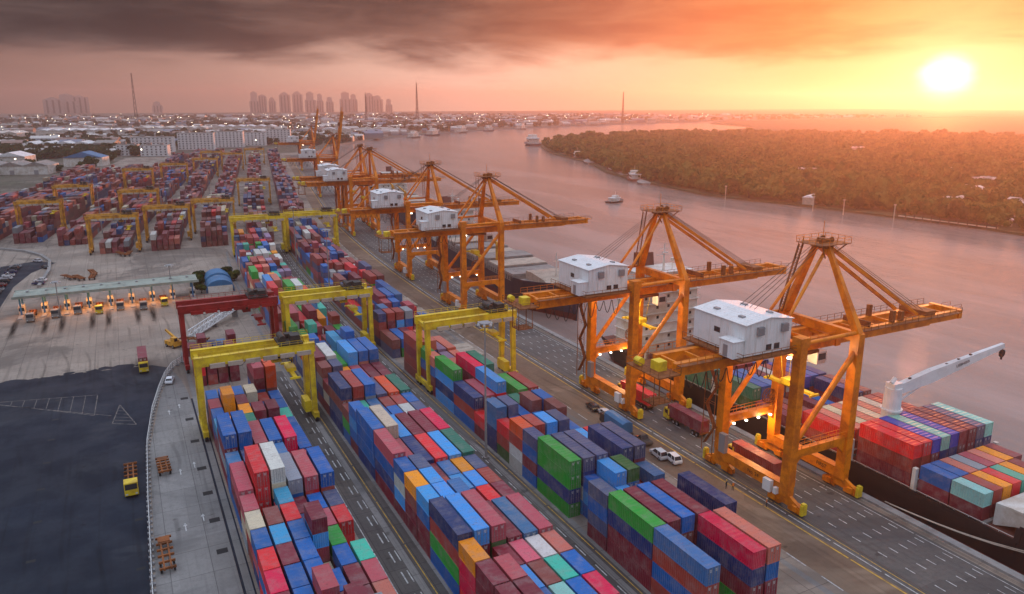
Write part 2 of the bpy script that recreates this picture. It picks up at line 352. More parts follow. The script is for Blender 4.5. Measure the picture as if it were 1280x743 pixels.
QX = 115.0                       # quay edge in port coordinates
quay = [BW(QX, y) for y in (-400, 0, 200, 240, 280, 320, 360, 400, 440, 480, 520, 700, 900, 1080)]
north = [(300, 1230), (345, 1336), (420, 1440), (491, 1537), (640, 1690), (820, 1835), (1000, 1955), (1473, 2174), (2100, 2330), (3200, 2450), (5000, 2500), (7300, 2600)]
land = quay + north + [(7300, 5800), (-5800, 5800), (-5800, -400)]
ground = poly_sheet('ground', land, -0.02, M['g_land']); kind(ground, 'structure', 'flat land carrying the port and the town beyond')
# quay wall down into the water
qw = MB()
for a, b_ in zip((quay + north)[:-1], (quay + north)[1:]):
    qw.add([(a[0], a[1], WZ - 4), (b_[0], b_[1], WZ - 4), (b_[0], b_[1], -.021), (a[0], a[1], -.021)], [(0, 1, 2, 3)])
o = qw.build('quay_wall', M['conc']); kind(o, 'structure', 'concrete quay wall along the river')
yard = strip('yard_pavement', -110, QX - .05, -60, 1120, 0.0, M['g_conc'], step=20); kind(yard, 'structure', 'pale concrete paving of the container yard')
isl = [(679, 1225), (603, 1068), (560, 960), (515, 800), (460, 680), (438, 603), (418, 477), (424, 430), (434, 400), (440, 360), (445, 320), (452, 280), (448, 243), (470, 150), (520, 40), (600, -120),
       (7300, -900), (7300, 2590), (3200, 2440), (2100, 2320), (1850, 2100), (1700, 1720), (1400, 1560), (1000, 1430), (800, 1330)]
island = poly_sheet('wooded_bank', isl, -1.6, M['g_wood']); kind(island, 'structure', 'low wooded far bank of the river')
ib = MB()
for a, b_ in zip(isl, isl[1:] + isl[:1]): ib.add([(a[0], a[1], WZ - 2), (b_[0], b_[1], WZ - 2), (b_[0], b_[1], -1.6), (a[0], a[1], -1.6)], [(0, 1, 2, 3)])
o = ib.build('mud_bank', M['g_wood']); kind(o, 'structure', 'muddy edge of the far bank')

# port paving
asph = poly_sheet('dark_asphalt_lot', [(-75, 20), (-3.6, 20), (-2.9, 111), (-1.6, 165), (2.2, 198), (5.8, 217), (2, 221), (-17, 223), (-38, 223.5), (-75, 224)], .012, M['g_asph'])
kind(asph, 'structure', 'dark blue-black asphalt lot')
for k in range(16):
    x = -38 + k * 2.5 + random.uniform(-1, 1); w_ = random.uniform(1.0, 3.4); y = 222.5 + random.uniform(-.6, 2.2); n_ = 9
    po = [(x + w_ * math.cos(a) * random.uniform(.6, 1.2), y + w_ * .7 * math.sin(a) * random.uniform(.5, 1.2)) for a in [2 * math.pi * i / n_ for i in range(n_)]]
    poly_sheet('asphalt_patch', po, .016 + .002 * (k % 4), M['g_asph'], asph)
road_l = poly_sheet('curved_access_road', [(-75, 224.2), (-42, 224.2), (-43, 300), (-42, 345), (-38, 372), (-30, 392), (-38, 400), (-52, 392), (-75, 385)], .010, M['g_asph']); kind(road_l, 'structure', 'dark access road curving past the parked cars')
path_l = poly_sheet('pale_service_lane', [(-2.2, 20), (9.2, 20), (9.2, 192), (8.2, 205), (6.6, 214), (2.9, 196), (-.9, 164), (-2.2, 110)], .012, M['g_path']); kind(path_l, 'structure', 'pale concrete service lane with painted arrows')
lanes = []
for nm, a, b_, y0, y1 in (('left_yard_lane', 28.4, 36.4, 20, 200), ('middle_yard_lane', 54.2, 62.3, 20, 395)):
    o = strip(nm, a, b_, y0, y1, .012, M['g_lane'], step=15); kind(o, 'structure', 'worn dark truck lane between container blocks'); lanes.append(o)
apron = strip('quay_apron', 88.5, 96.4, -60, 1080, .012, M['g_apron']); kind(apron, 'structure', 'brown apron beside the crane rail')
road = strip('quay_road', 96.4, 112.4, -60, 1080, .012, M['g_road']); kind(road, 'structure', 'grey quay road with dashed lanes under the cranes')
cope = MB()
for y in range(-60, 1080, 12):
    a0 = BW(QX - 1.3, y); a1 = BW(QX + .25, y); b0 = BW(QX - 1.3, y + 12); b1 = BW(QX + .25, y + 12)
    cope.add([a0 + (0,), a1 + (0,), b1 + (0,), b0 + (0,), a0 + (.45,), a1 + (.45,), b1 + (.45,), b0 + (.45,)], [(4, 5, 6, 7), (0, 1, 5, 4), (1, 2, 6, 5), (2, 3, 7, 6), (3, 0, 4, 7), (0, 3, 2, 1)])
o = cope.build('quay_cope', M['conc']); kind(o, 'structure', 'raised concrete cope along the quay edge')
def dashes(name, x, y0, y1, ln, gap, w, m, parent, z=.03):
    mb = MB(); y = y0
    while y < y1:
        a, b_ = BW(x - w / 2, y), BW(x + w / 2, y); c, d = BW(x + w / 2, min(y + ln, y1)), BW(x - w / 2, min(y + ln, y1))
        mb.add([a + (z,), b_ + (z,), c + (z,), d + (z,)], [(0, 1, 2, 3)]); y += ln + gap
    o = mb.build(name, m, parent); o['kind'] = 'stuff'; return o
for x in (101.6, 104.2, 106.6, 108.8, 110.6): dashes('lane_marking', x, -40, 900, 1.7, 3.2, .17, M['paintw'], road)
for x in (97.4,): dashes('lane_marking', x, -40, 1000, 9, .6, .2, M['paintw'], road)
dashes('lane_marking', 95.9, -40, 1000, 18, .4, .28, M['painty'], road, .034)
dashes('lane_marking', 98.3, -40, 1000, 18, .4, .14, M['painty'], road, .034)
dashes('lane_marking', 111.6, -40, 1000, 18, .4, .14, M['paintw'], road)
for x in (99.0, 113.0):
    for d in (-.18, .18): dashes('crane_rail', x + d, -60, 1080, 20, 0, .12, M['railst'], road, .05)
for L_, xs in ((lanes[0], (29.4, 31.6, 34.6)), (lanes[1], (56.0, 58.3, 61.4))):
    y1 = 195 if L_ is lanes[0] else 390
    dashes('lane_marking', xs[0], 60, y1, 15, .5, .16, M['paintw'], L_)
    dashes('lane_marking', xs[1], 60, y1, 3.2, 2.8, .22, M['paintw'], L_); dashes('lane_marking', xs[1] + .95, 60, y1, 3.2, 2.8, .18, M['paintw'], L_)
    dashes('lane_marking', xs[2], 60, y1, 15, .5, .16, M['painty'], L_)
for x in (10.2, 33.4, 36.7, 60.2, 62.5, 86.0): 
    o = strip('gantry_runway', x - .55, x + .55, 20, 385 if x > 30 else 230, .018, M['g_path'], step=15); kind(o, 'structure', 'narrow pale runway strip for gantry wheels')
dashes('lane_marking', 88.3, 30, 390, 4, 3, .2, M['paintw'], apron)
# dark gutter beside the first block, arrows and drain covers on the service lane, hatching on the asphalt
gut = strip('gutter', 9.25, 11.0, 20, 190, .014, M['g_asph']); kind(gut, 'structure', 'dark gutter strip beside the first container block')
def arrow(x, y, parent):
    mb = MB(); mb.box(x - .09, y - 1.3, .02, x + .09, y + .5, .024); mb.add([(x - .34, y + .5, .022), (x + .34, y + .5, .022), (x, y + 1.5, .022)], [(0, 1, 2)]); return mb.build('painted_arrow', M['paintw'], parent)
for x, y in ((3.2, 128), (6.2, 130), (4.0, 150), (6.7, 152), (4.0, 183), (6.4, 186)): arrow(x, y, path_l)
for y in (100, 117, 127.5, 138, 149, 163, 176, 190): MB().box(7.0, y, .013, 8.7, y + 1.5, .022).build('drain_cover', M['drain'], path_l)
for x, y in ((-4.6, 118), (-4.4, 134), (-4.4, 148), (-20.5, 116), (-20, 128), (-20, 141), (-20.4, 154), (-20.2, 166), (-20.1, 178), (-20, 190), (-34, 146), (-20, 203)):
    MB().box(x, y, .013, x + 1.3, y + .8, .022).build('drain_cover', M['drain'], asph)
def hatching(pts, n, parent):
    mb = MB()
    for a, b_ in zip(pts, pts[1:] + pts[:1]): mb.beam((a[0], a[1], .022), (b_[0], b_[1], .022), .22, .006)
    p0, p1, p2 = [Vector(p + (.0235,)) for p in pts[:3]]
    for i in range(1, n):
        a = p0.lerp(p1, i / n); b_ = p0.lerp(p2, i / n); mb.beam(a, b_, .16, .006)
    return mb.build('hatched_marking', M['paintold'], parent)
hatching([(-34.5, 209), (-11.5, 189), (-11.0, 203)], 9, asph); hatching([(-6.2, 193.5), (-3.0, 179), (-7.8, 182)], 6, asph)
mb = MB(); mb.beam((-45, 217, .022), (-8, 187, .022), .2, .006); mb.build('lane_marking', M['paintold'], asph)

# ------------------------------------------------------------------ containers
PAL = dict(blue=(20, 98, 166), navy=(36, 58, 106), steel=(66, 114, 160), sky=(70, 152, 216), maroon=(122, 42, 56), brick=(158, 66, 58), rose=(176, 82, 92), red=(216, 46, 52), crimson=(212, 24, 76),
           amber=(238, 150, 16), vermilion=(228, 92, 40), green=(44, 146, 56), darkgreen=(50, 92, 44), jade=(46, 120, 98), teal=(66, 182, 158), mint=(150, 206, 196), white=(206, 206, 200), cream=(214, 200, 172),
           grey=(146, 152, 158), slate=(80, 88, 120), brown=(132, 72, 66), salmon=(206, 122, 104), pink=(216, 104, 124), lilac=(150, 128, 158), cyan=(60, 150, 190), indigo=(58, 74, 160))
CODE = dict(b='blue', n='navy', t='steel', k='sky', m='maroon', i='brick', r='rose', R='red', c='crimson', a='amber', v='vermilion', g='green', G='darkgreen', j='jade', T='teal', M='mint', w='white', C='cream', y='grey', s='slate', B='brown', S='salmon', p='pink', l='lilac', q='cyan', I='indigo')
SAY = dict(sky='sky-blue', darkgreen='dark green', jade='jade green', steel='steel blue', amber='amber yellow', vermilion='orange-red')
MIXN = 'bbbnntmmmmmiiirrBBsswkyRSgCl'
MIXF = 'mmmmmmmmiiiirrBBBBnnnbssSRwyC'
TEU, WID, H20, H40 = 5.57, 2.31, 2.48, 2.68
def container_mesh(L, h, name):
    mb = MB(); w = WID
    for sx_ in (-1, 1):
        for y in (-L / 2, L / 2):
            x = sx_ * (w / 2 - .08); yy = y - math.copysign(.09, y); mb.cbox(x, yy, h / 2, .17, .19, h)
        x0, x1 = sorted((sx_ * (w / 2), sx_ * (w / 2 - .10)))
        mb.box(x0, -L / 2 + .19, .0, x1, L / 2 - .19, .16); mb.box(x0, -L / 2 + .19, h - .1, x1, L / 2 - .19, h - .01)
        # corrugated side
        n = int(L / .46); vs = []; ys = np.linspace(-L / 2 + .19, L / 2 - .19, n * 2 + 1)
        for i, y in enumerate(ys):
            x = sx_ * (w / 2 - (.015 if (i // 1) % 2 == 0 else .085)); vs += [(x, y, .16), (x, y, h - .1)]
        mb.add(vs, [(2 * i, 2 * i + 2, 2 * i + 3, 2 * i + 1) for i in range(len(ys) - 1)])
    # roof with shallow cross ribs, rounded down at the rails
    n = int(L / .9); ys = np.linspace(-L / 2 + .05, L / 2 - .05, n * 2 + 1); vs = []
    for i, y in enumerate(ys):
        z = h - (.0 if i % 2 else .035); vs += [(-w / 2 + .10, y, z), (w / 2 - .10, y, z)]
    mb.add(vs, [(2 * i, 2 * i + 1, 2 * i + 3, 2 * i + 2) for i in range(len(ys) - 1)])
    for y in (-L / 2, L / 2):
        s_ = math.copysign(1, y); a, b_ = sorted((y, y - s_ * .12)); mb.box(-w / 2 + .17, a, h - .14, w / 2 - .17, b_, h - .012); mb.box(-w / 2 + .17, a, 0, w / 2 - .17, b_, .14)
    # blind end (+y) corrugated
    xs = np.linspace(-w / 2 + .17, w / 2 - .17, 13); vs = []
    for i, x in enumerate(xs): 
        y = L / 2 - (.02 if i % 2 else .09); vs += [(x, y, .14), (x, y, h - .14)]
    mb.add(vs, [(2 * i, 2 * i + 2, 2 * i + 3, 2 * i + 1) for i in range(len(xs) - 1)])
    mb.box(-w / 2 + .17, -L / 2 + .10, .14, w / 2 - .17, -L / 2 + .14, h - .14, 1)      # dark recess behind the doors
    mb.box(-w / 2 + .1, -L / 2 + .2, .02, w / 2 - .1, L / 2 - .2, .1, 1)
    return mb.mesh(name, [M['cont'], M['cdark']])
def door_mesh(h, L, side, name):
    mb = MB(); a, b_ = sorted((side * .015, side * (WID / 2 - .175))); y = -L / 2
    mb.box(a, y + .03, .15, b_, y + .095, h - .15)
    for k in range(5): zz = .3 + k * (h - .5) / 5; mb.box(a + .06, y + .018, zz, b_ - .06, y + .03, zz + .2)
    for f in (.28, .72):
        x = a + (b_ - a) * f; mb.cyl((x, y - .005, .1), (x, y - .005, h - .1), .028, 6, mi=1); mb.cbox(x, y - .01, .95, .1, .05, .09, 1)
    for k in range(3): mb.cbox(a + (b_ - a) * .55, y + .016, h - .42 - .16 * k, .5 - .1 * k, .008, .07, 2)
    return mb.mesh(name, [M['cont'], M['steelbar'], M['mark']])
CM = {L: container_mesh(TEU if L == 20 else TEU * 2 + .13, H20 if L == 20 else H40, 'container_%d' % L) for L in (20, 40)}
DM = {(L, s): door_mesh(H20 if L == 20 else H40, TEU if L == 20 else TEU * 2 + .13, s, 'container_door') for L in (20, 40) for s in (-1, 1)}
BOXES = []        # dict per box: world x,y (centre), z bottom, rot, length type, colour, label, group, vis, dist
for k_, v_ in PAL.items():
    m_ = sum(v_) / 3; PAL[k_] = tuple(max(0, min(255, m_ + (c_ - m_) * 1.12)) for c_ in v_)
def add_box(x, y, z, L, colour, label, group, vis, rz=None, raw=False):
    if not raw:
        rz = BR(y) if rz is None else rz; X, Y = BW(x, y)
    else: X, Y = x, y; rz = rz or 0.0
    c = Vector((X, Y, z)) - cam.location
    BOXES.append(dict(x=X, y=Y, z=z, rz=rz, L=L, c=colour, label=label, group=group, vis=vis, d=c.length))
def in_frame(b, pad=30):
    X, Y, Z = b['x'], b['y'], b['z'] - 70 + 1.3
    cyw, syw = math.cos(YAW), math.sin(YAW); cp, sp = math.cos(PITCH), math.sin(PITCH)
    r = X * cyw - Y * syw; f = X * syw + Y * cyw; zc = f * cp - Z * sp; v = -(Z * cp + f * sp)
    if zc < 1: return False
    px = 640 + 950 * r / zc; py = 371.5 + 950 * v / zc
    return -pad < px < 1280 + pad and -pad < py < 743 + pad
def block(name, x0, pitch, bays, group, mixs, near_i=0):
    """bays: (front y, length, six entries). entry = colour code + tier + optional lower colours (top down); '-' is empty"""
    H = {}
    rows = []
    for bi, (yf, L, cells) in enumerate(bays):
        row = []
        for r_, cell in enumerate(cells):
            if cell == '-': row.append(None); continue
            if cell == '*':
                cell = random.choice(mixs) + str(random.choice((2, 3, 3, 3, 4, 4)))
            t_ = int(cell[1]); cols = [cell[0]] + list(cell[2:])
            while len(cols) < t_: cols.append(random.choice(mixs))
            row.append((t_, cols))
        rows.append(row)
    b0 = next(i for i, (yf, L, cells) in enumerate(bays) if any(in_frame(dict(x=x0 + pitch * r_, y=yf + (TEU if L == 20 else TEU * 2) / 2, z=7.0), 0) for r_ in range(6)))
    for bi, (yf, L, cells) in enumerate(bays):
        h = H20 if L == 20 else H40; ln = TEU if L == 20 else TEU * 2 + .13
        for r_ in range(len(cells)):
            st = rows[bi][r_]
            if not st: continue
            t_, cols = st; top = t_ * h
            lf = rows[bi][r_ - 1] if r_ else None; lt = lf[0] * h if lf else 0
            fr = rows[bi - 1][r_] if bi else None; ft = fr[0] * (H20 if bays[bi - 1][1] == 20 else H40) if fr else 0
            for k in range(t_):
                z0 = k * h; ztop = z0 + h; j = t_ - 1 - k
                vis = j == 0 or (ztop > lt + .4) or (ztop > ft + .8)
                c = CODE[cols[j]]; s = SAY.get(c, c)
                tw = 'stack top' if j == 0 else ('second down' if j == 1 else ('third down' if j == 2 else 'fourth down'))
                lab = f"{s} {'long' if L == 40 else 'short'} container, {tw}, {ORD[r_]} row from left, {ORD[bi - b0]} bay back, {name}" if 0 <= bi - b0 < len(ORD) else None
                add_box(x0 + pitch * r_ + random.uniform(-.05, .05), yf + ln / 2 + random.uniform(-.06, .06), z0 + .02, L, c, lab, group, vis)
B1 = [(74.4, 20, ['*'] * 6), (80.2, 20, ['*'] * 6), (86, 20, ['m3', 'b3', 'r4', 'm2', 'm2', 'S2']), (91.8, 20, ['c3', 'b3', 'b3', 'b2', 'm2', 'r2']), (97.6, 20, ['R3', 'm3', 'b3', 'C1', 'b2', 'T2']),
      (103.4, 20, ['b3', 'q3', 'b3', 'm4', 'g2', '-']), (109.2, 20, ['C3', 'B3', 'R3', 'n2', 'r2', 'R2R']), (115, 20, ['r3', 'n1', 'q3', 'm2', 'b2', 's2']),
      (121, 40, ['r3m', 'R4RR', 'w4C', 'y3', 'r3', 'b3']), (132.8, 20, ['t3', 's3', 'B3', 't3', 'm2', 'r2']), (138.6, 40, ['b4', 'b4', 'r3', 'b3', 'c3c', 'b2']),
      (150.3, 20, ['q3', 'a3', 'j3', 'B2', 'n2', 'b2']), (156, 20, ['b3', 'n2', 'a3', 'm3m', 'm3m', 'T2']), (161.8, 20, ['r3', 'a4a', 'm3', 'b2', 'n2', 'b2']), (167.6, 20, ['b3', 'b3', 'b3', 'C3', 'i2', 'b2']),
      (174, 40, ['-', '-', '-', '-', 'r4m', 'v4v']), (197.5, 40, ['m3Rm', 'B3mi', 'n3Bm', 'm3mm', '-', '-']), (224, 20, ['m1', 'm2i', 'n1', 't1', 'm2', '-'])]
block('left block', 12.6, 2.7, B1, 'containers stacked in the left yard block', MIXN)
B2 = [(54, 20, ['*'] * 6), (59.7, 20, ['*'] * 6), (65.4, 20, ['m4', 'r3', 'n3', 'm3', 'b3', 'c3']), (71.2, 20, ['m4m', 'm4', 'b3', 'M3', 'b3', 'c3']), (77, 20, ['m4m', 'r4', 'k3', 'B3', 'T3', 'b3']), (82.8, 20, ['a4cc', 'B2', 'm3', 'p3', 'w3', 'S3']),
      (88.6, 40, ['n4igb', 'k4m', 'r4G', 'm3', 't3', 'r3']), (100.2, 20, ['k4bmm', 'k4', 't4', 'i2', 'R3', 'm3']), (105.9, 20, ['a4Bmm', 'k4', 'i3', 'k3', 'k3', 'i3']), (111.6, 20, ['b4wkm', 's4', 'm3', 't3', 'a3', 's3']),
      (117.4, 40, ['r4bnm', 'r3', 'n3', 'R3', 'k3', 'j3']), (128.9, 40, ['b4bbn', 'C4B', 'k3', 'm3', 'm3', 'c3']), (140.5, 20, ['b4kbm', 'B3', 'b3', 'b3', 'w3', 's3']), (146.2, 20, ['B3gb', 'T3', 't3', 'i3', 'i3', 'b3']),
      (152, 40, ['n4Bsn', 'i4m', 'b4y', 's3', 'v3', 'j3']), (163.5, 20, ['m3wm', 'm3', 'a3', 'r3', 'm3', 'm3']), (169.2, 20, ['B4ynm', 's4', 'a3', 'r3', 'm3', 'm3']), (175, 40, ['m4nbn', 'w4', 'g3', 'k4', 'b4', 'b4']),
      (187, 20, ['v3', 'b3', 'g2', 'q4q', 'b5bnb', 'T2']), (192.7, 20, ['B3', 'b4', 'b3', 'q4', 'b4', 'm3']), (198.4, 20, ['b3', 'a3', 'T2', 'm3', 'm3', 'B3'])]
y = 206.5
while y < 372:
    L = 20 if random.random() < .55 else 40; n = 6
    B2.append((y, L, [random.choice('iirRmmbbkawSnggTwtlB') + str(random.choice((2, 3, 3, 4, 4) if y < 340 else (3, 4, 4))) for _ in range(n)])); y += (TEU + .13) if L == 20 else 2 * TEU + .26
block('middle block', 37.9, 2.65, B2, 'containers stacked in the middle yard block', MIXN)
B3 = [(66.3, 40, ['t4ibi', 'S1', '-', 'c4nm', 'S4bm', '-']), (77.8, 40, ['g4nmm', 'm4', 'b4B', 'm4', 'n1', 'n4n']), (89.4, 20, ['s4bsm', 'k3', 'k3', '-', 'i1', 'n1']), (95.1, 20, ['-', 'b3kb', 'k4', 'G4b', 'i2', 't3']),
      (100.8, 40, ['g4gng', 's4n', 's4n', 'n2', 'n4nn', 's4m']), (112.5, 20, ['s4bmb', 'b3', 'b3', 'b3', 'k3', 'R3']), (118.1, 20, ['v4iww', 'i4m', 'k4b', 's4n', 'b3', 'n2']), (123.7, 20, ['R3iG', 'b3', 'b3', 'b3', 'B4m', 'n2']),
      (129.3, 20, ['t4tnn', 's4', 'b3', 'B4m', 'b4n', 'i2']), (134.9, 20, ['R2m', 'B3', 'B3', 'j3', 'i3', 'i2']), (140.5, 40, ['n3ib', 'r3R', 'k4R', 'B2', 'g3', 'i3']), (152, 40, ['g4knk', 'i2', 'c4m', 'j4', 'B2', 'i1']),
      (163.6, 20, ['S4bm', 'l3', 'S3', 'S3', 'i2', '-']), (169.3, 20, ['g4bmb', 'S3', 'l3', 'S3', 'S2', '-']), (175, 40, ['i4m', 'S4', 'l3', 'S3', '-', '-']),
      (196, 40, ['B2', 'b2', 'm2', '-', '-', '-']), (208, 20, ['n4imn', 'i4', 'i4', 'y4b', 'm3', 'b3'])]
y = 214
while y < 378:
    L = 20 if random.random() < .5 else 40; n = 6
    B3.append((y, L, [random.choice('mmiiRrnbbbswwBtB') + str(random.choice((2, 3, 4, 4) if y < 330 else (3, 4, 4))) for _ in range(n)])); y += (TEU + .13) if L == 20 else 2 * TEU + .26
block('right block', 63.8, 2.72, B3, 'containers stacked in the right yard block', MIXN)
# far yard: eight blocks beyond the cross road
FARX = [-113 + 22.5 * i for i in range(9)]
far_y0 = [470, 462, 455, 438, 405, 402, 402, 402, 402]
for fx, fy in zip(FARX, far_y0):
    y = fy
    base = 3; left_ = 0; zone = 'm'
    while y < (1090 if fx > -60 else 860):
        L = 20 if random.random() < .4 else 40; step = (TEU + .13) if L == 20 else 2 * TEU + .26; h = H20 if L == 20 else H40
        if left_ <= 0:
            left_ = random.randint(4, 11); base = random.choice((2, 3, 3, 4)); zone = random.choice(MIXF)
            if y > fy + 30 and random.random() < .45: y += random.choice((6, 12)); left_ -= 1; continue
        left_ -= 1
        for r_ in range(5):
            t_ = max(0, min(4, base + random.choice((-1, -1, 0, 0, 0, 0, 1))))
            for k in range(t_):
                c = CODE[zone if random.random() < .35 else random.choice(MIXF)]
                add_box(fx + 1.3 + 2.6 * r_, y + step / 2, k * h + .02, L, c, None, None, False)
        y += step

# ship cargo (the ships themselves are built below); deck height 3.4
def ship_bay(x0, yf, L, z0, cells, words, pitch=2.58):
    h = H20 if L == 20 else H40; ln = TEU if L == 20 else TEU * 2 + .13
    for r_, cell in enumerate(cells):
        if cell == '-': continue
        t_ = int(cell[1]); cols = [cell[0]] + list(cell[2:])
        while len(cols) < t_: cols.append(random.choice('mmmiinb'))
        prev = cells[r_ - 1] if r_ else '-'; pt = 0 if prev == '-' else int(prev[1])
        for k in range(t_):
            j = t_ - 1 - k; c = CODE[cols[j]]
            tw = 'topmost' if j == 0 else ('second down' if j == 1 else 'third down')
            lab = f"{SAY.get(c, c)} {'long' if L == 40 else 'short'} container aboard, {tw}, {ORD[r_]} row from quay, {words}"
            add_box(x0 + pitch * r_, yf + ln / 2, z0 + k * h, L, c, lab, 'containers loaded on the ship by the quay', j == 0 or r_ == 0 or j <= t_ - 1 - pt or (j < 2), rz=0, raw=True)
DK = 3.1
ship_bay(120.8, 64.6, 20, DK, ['M2m', 'i2m', 'a2m', 'R2m', 'T2m', 'a2', 'm2'], 'foremost bay')
ship_bay(120.8, 70.4, 20, DK, ['b2m', 'b2m', 'S2m', 'y2', 'r2m', 'S2', 'a2', 'm2'], 'second bay')
ship_bay(120.8, 77.6, 40, DK, ['R3im', 'R3i', 'I3m', 'M3n', 'I3n', 'm3m', 'm3m', 's3n', 'M3n'], 'bay before white deck crane')
ship_bay(120.8, 91.2, 40, DK, ['R2i', 'S2i', 'C2', 'S2', 'C2', 'S2', 'C2', 'i2', 'i2'], 'bay behind white deck crane')
ship_bay(120.8, 104.2, 40, DK, ['m1', 'i1', 'B1', '-', 'm1', 'b1', '-', 'n2', 'B2'], 'bay under first quay crane', )
ship_bay(120.8, 116.4, 40, DK, ['j2G', 'b2', 't2', 'm2', 'w2', 'i2', 'I2', 'b2', 'n2'], 'bay beside near crane')
ship_bay(120.8, 129.5, 40, DK, ['j2j', 'm2', 'w1', 'i2', 'm2', 'b2', 'n2', 'I1', 'n1'], 'bay between both near cranes')
ship_bay(120.8, 142.5, 40, DK, ['B1', 'w1', 'i1', 'm1', '-', 'b1', 'n1', 'i1', 'm1'], 'bay before white superstructure')
def new_container(b, name='shipping_container'):
    o = inst(name, CM[b['L']], None, (b['x'], b['y'], b['z']), b['rz'] + (math.pi if random.random() < .38 else 0))
    rgb = srgb(*PAL[b['c']]); j = random.uniform(.82, 1.12); o.color = tuple(min(1, c * j * random.uniform(.94, 1.06)) for c in rgb[:3]) + (1,)
    for s in (-1, 1):
        d = inst('door', DM[(b['L'], s)], o); d.color = o.color
    if b['label']: tag(o, b['label'], 'container', b['group'])
    return o
cand = sorted([b for b in BOXES if b['vis'] and b['label'] and in_frame(b, 8)], key=lambda b: b['d'] * (1.0 if b['L'] == 40 else 1.25))
single = set(id(b) for b in cand[:294])
for b in cand[:294]: new_container(b)
# everything further off: one mass of boxes, coloured per box
rest = [b for b in BOXES if id(b) not in single]
N = len(rest); bx = np.array([[b['x'], b['y'], b['z'], b['rz'], TEU if b['L'] == 20 else TEU * 2 + .13, H20 if b['L'] == 20 else H40] for b in rest])
sg = np.array([(-1, -1, 0), (1, -1, 0), (1, 1, 0), (-1, 1, 0), (-1, -1, 1), (1, -1, 1), (1, 1, 1), (-1, 1, 1)], float)
lx = sg[None, :, 0] * WID / 2 * np.ones((N, 1)); ly = sg[None, :, 1] * bx[:, None, 4] / 2; lz = sg[None, :, 2] * bx[:, None, 5]
ca, sa = np.cos(bx[:, 3])[:, None], np.sin(bx[:, 3])[:, None]
V = np.stack([bx[:, None, 0] + lx * ca - ly * sa, bx[:, None, 1] + lx * sa + ly * ca, bx[:, None, 2] + lz], -1).reshape(-1, 3)
fq = np.array([(4, 5, 6, 7), (0, 1, 5, 4), (1, 2, 6, 5), (2, 3, 7, 6), (3, 0, 4, 7)])
Fq = (fq[None] + (np.arange(N) * 8)[:, None, None]).reshape(-1, 4)
def quad_mesh(name, V, Fq, m, vcol=None):
    me = bpy.data.meshes.new(name); me.vertices.add(len(V)); me.vertices.foreach_set('co', V.astype(np.float32).ravel())
    k = Fq.shape[1]; me.loops.add(Fq.size); me.loops.foreach_set('vertex_index', Fq.astype(np.int32).ravel())
    me.polygons.add(len(Fq)); me.polygons.foreach_set('loop_start', (np.arange(len(Fq)) * k).astype(np.int32)); me.polygons.foreach_set('loop_total', np.full(len(Fq), k, np.int32))
    if vcol is not None:
        at = me.attributes.new('Col', 'FLOAT_COLOR', 'POINT'); at.data.foreach_set('color', vcol.astype(np.float32).ravel())
    for mm in (m if isinstance(m, (list, tuple)) else [m]): me.materials.append(mm)
    me.update(calc_edges=True); me.validate(); me.shade_flat(); return me
cols = np.array([[min(1, c * j) for c in srgb(*PAL[b['c']])[:3]] + [1] for b, j in ((b, (random.uniform(.75, 1.1) if b['label'] else random.uniform(.42, .85))) for b in rest)])
o = inst('stacked_containers', quad_mesh('stacked_containers', V, Fq, M['contA'], np.repeat(cols, 8, 0)))
kind(o, 'stuff', 'mass of maroon, blue and white containers filling the far yard')

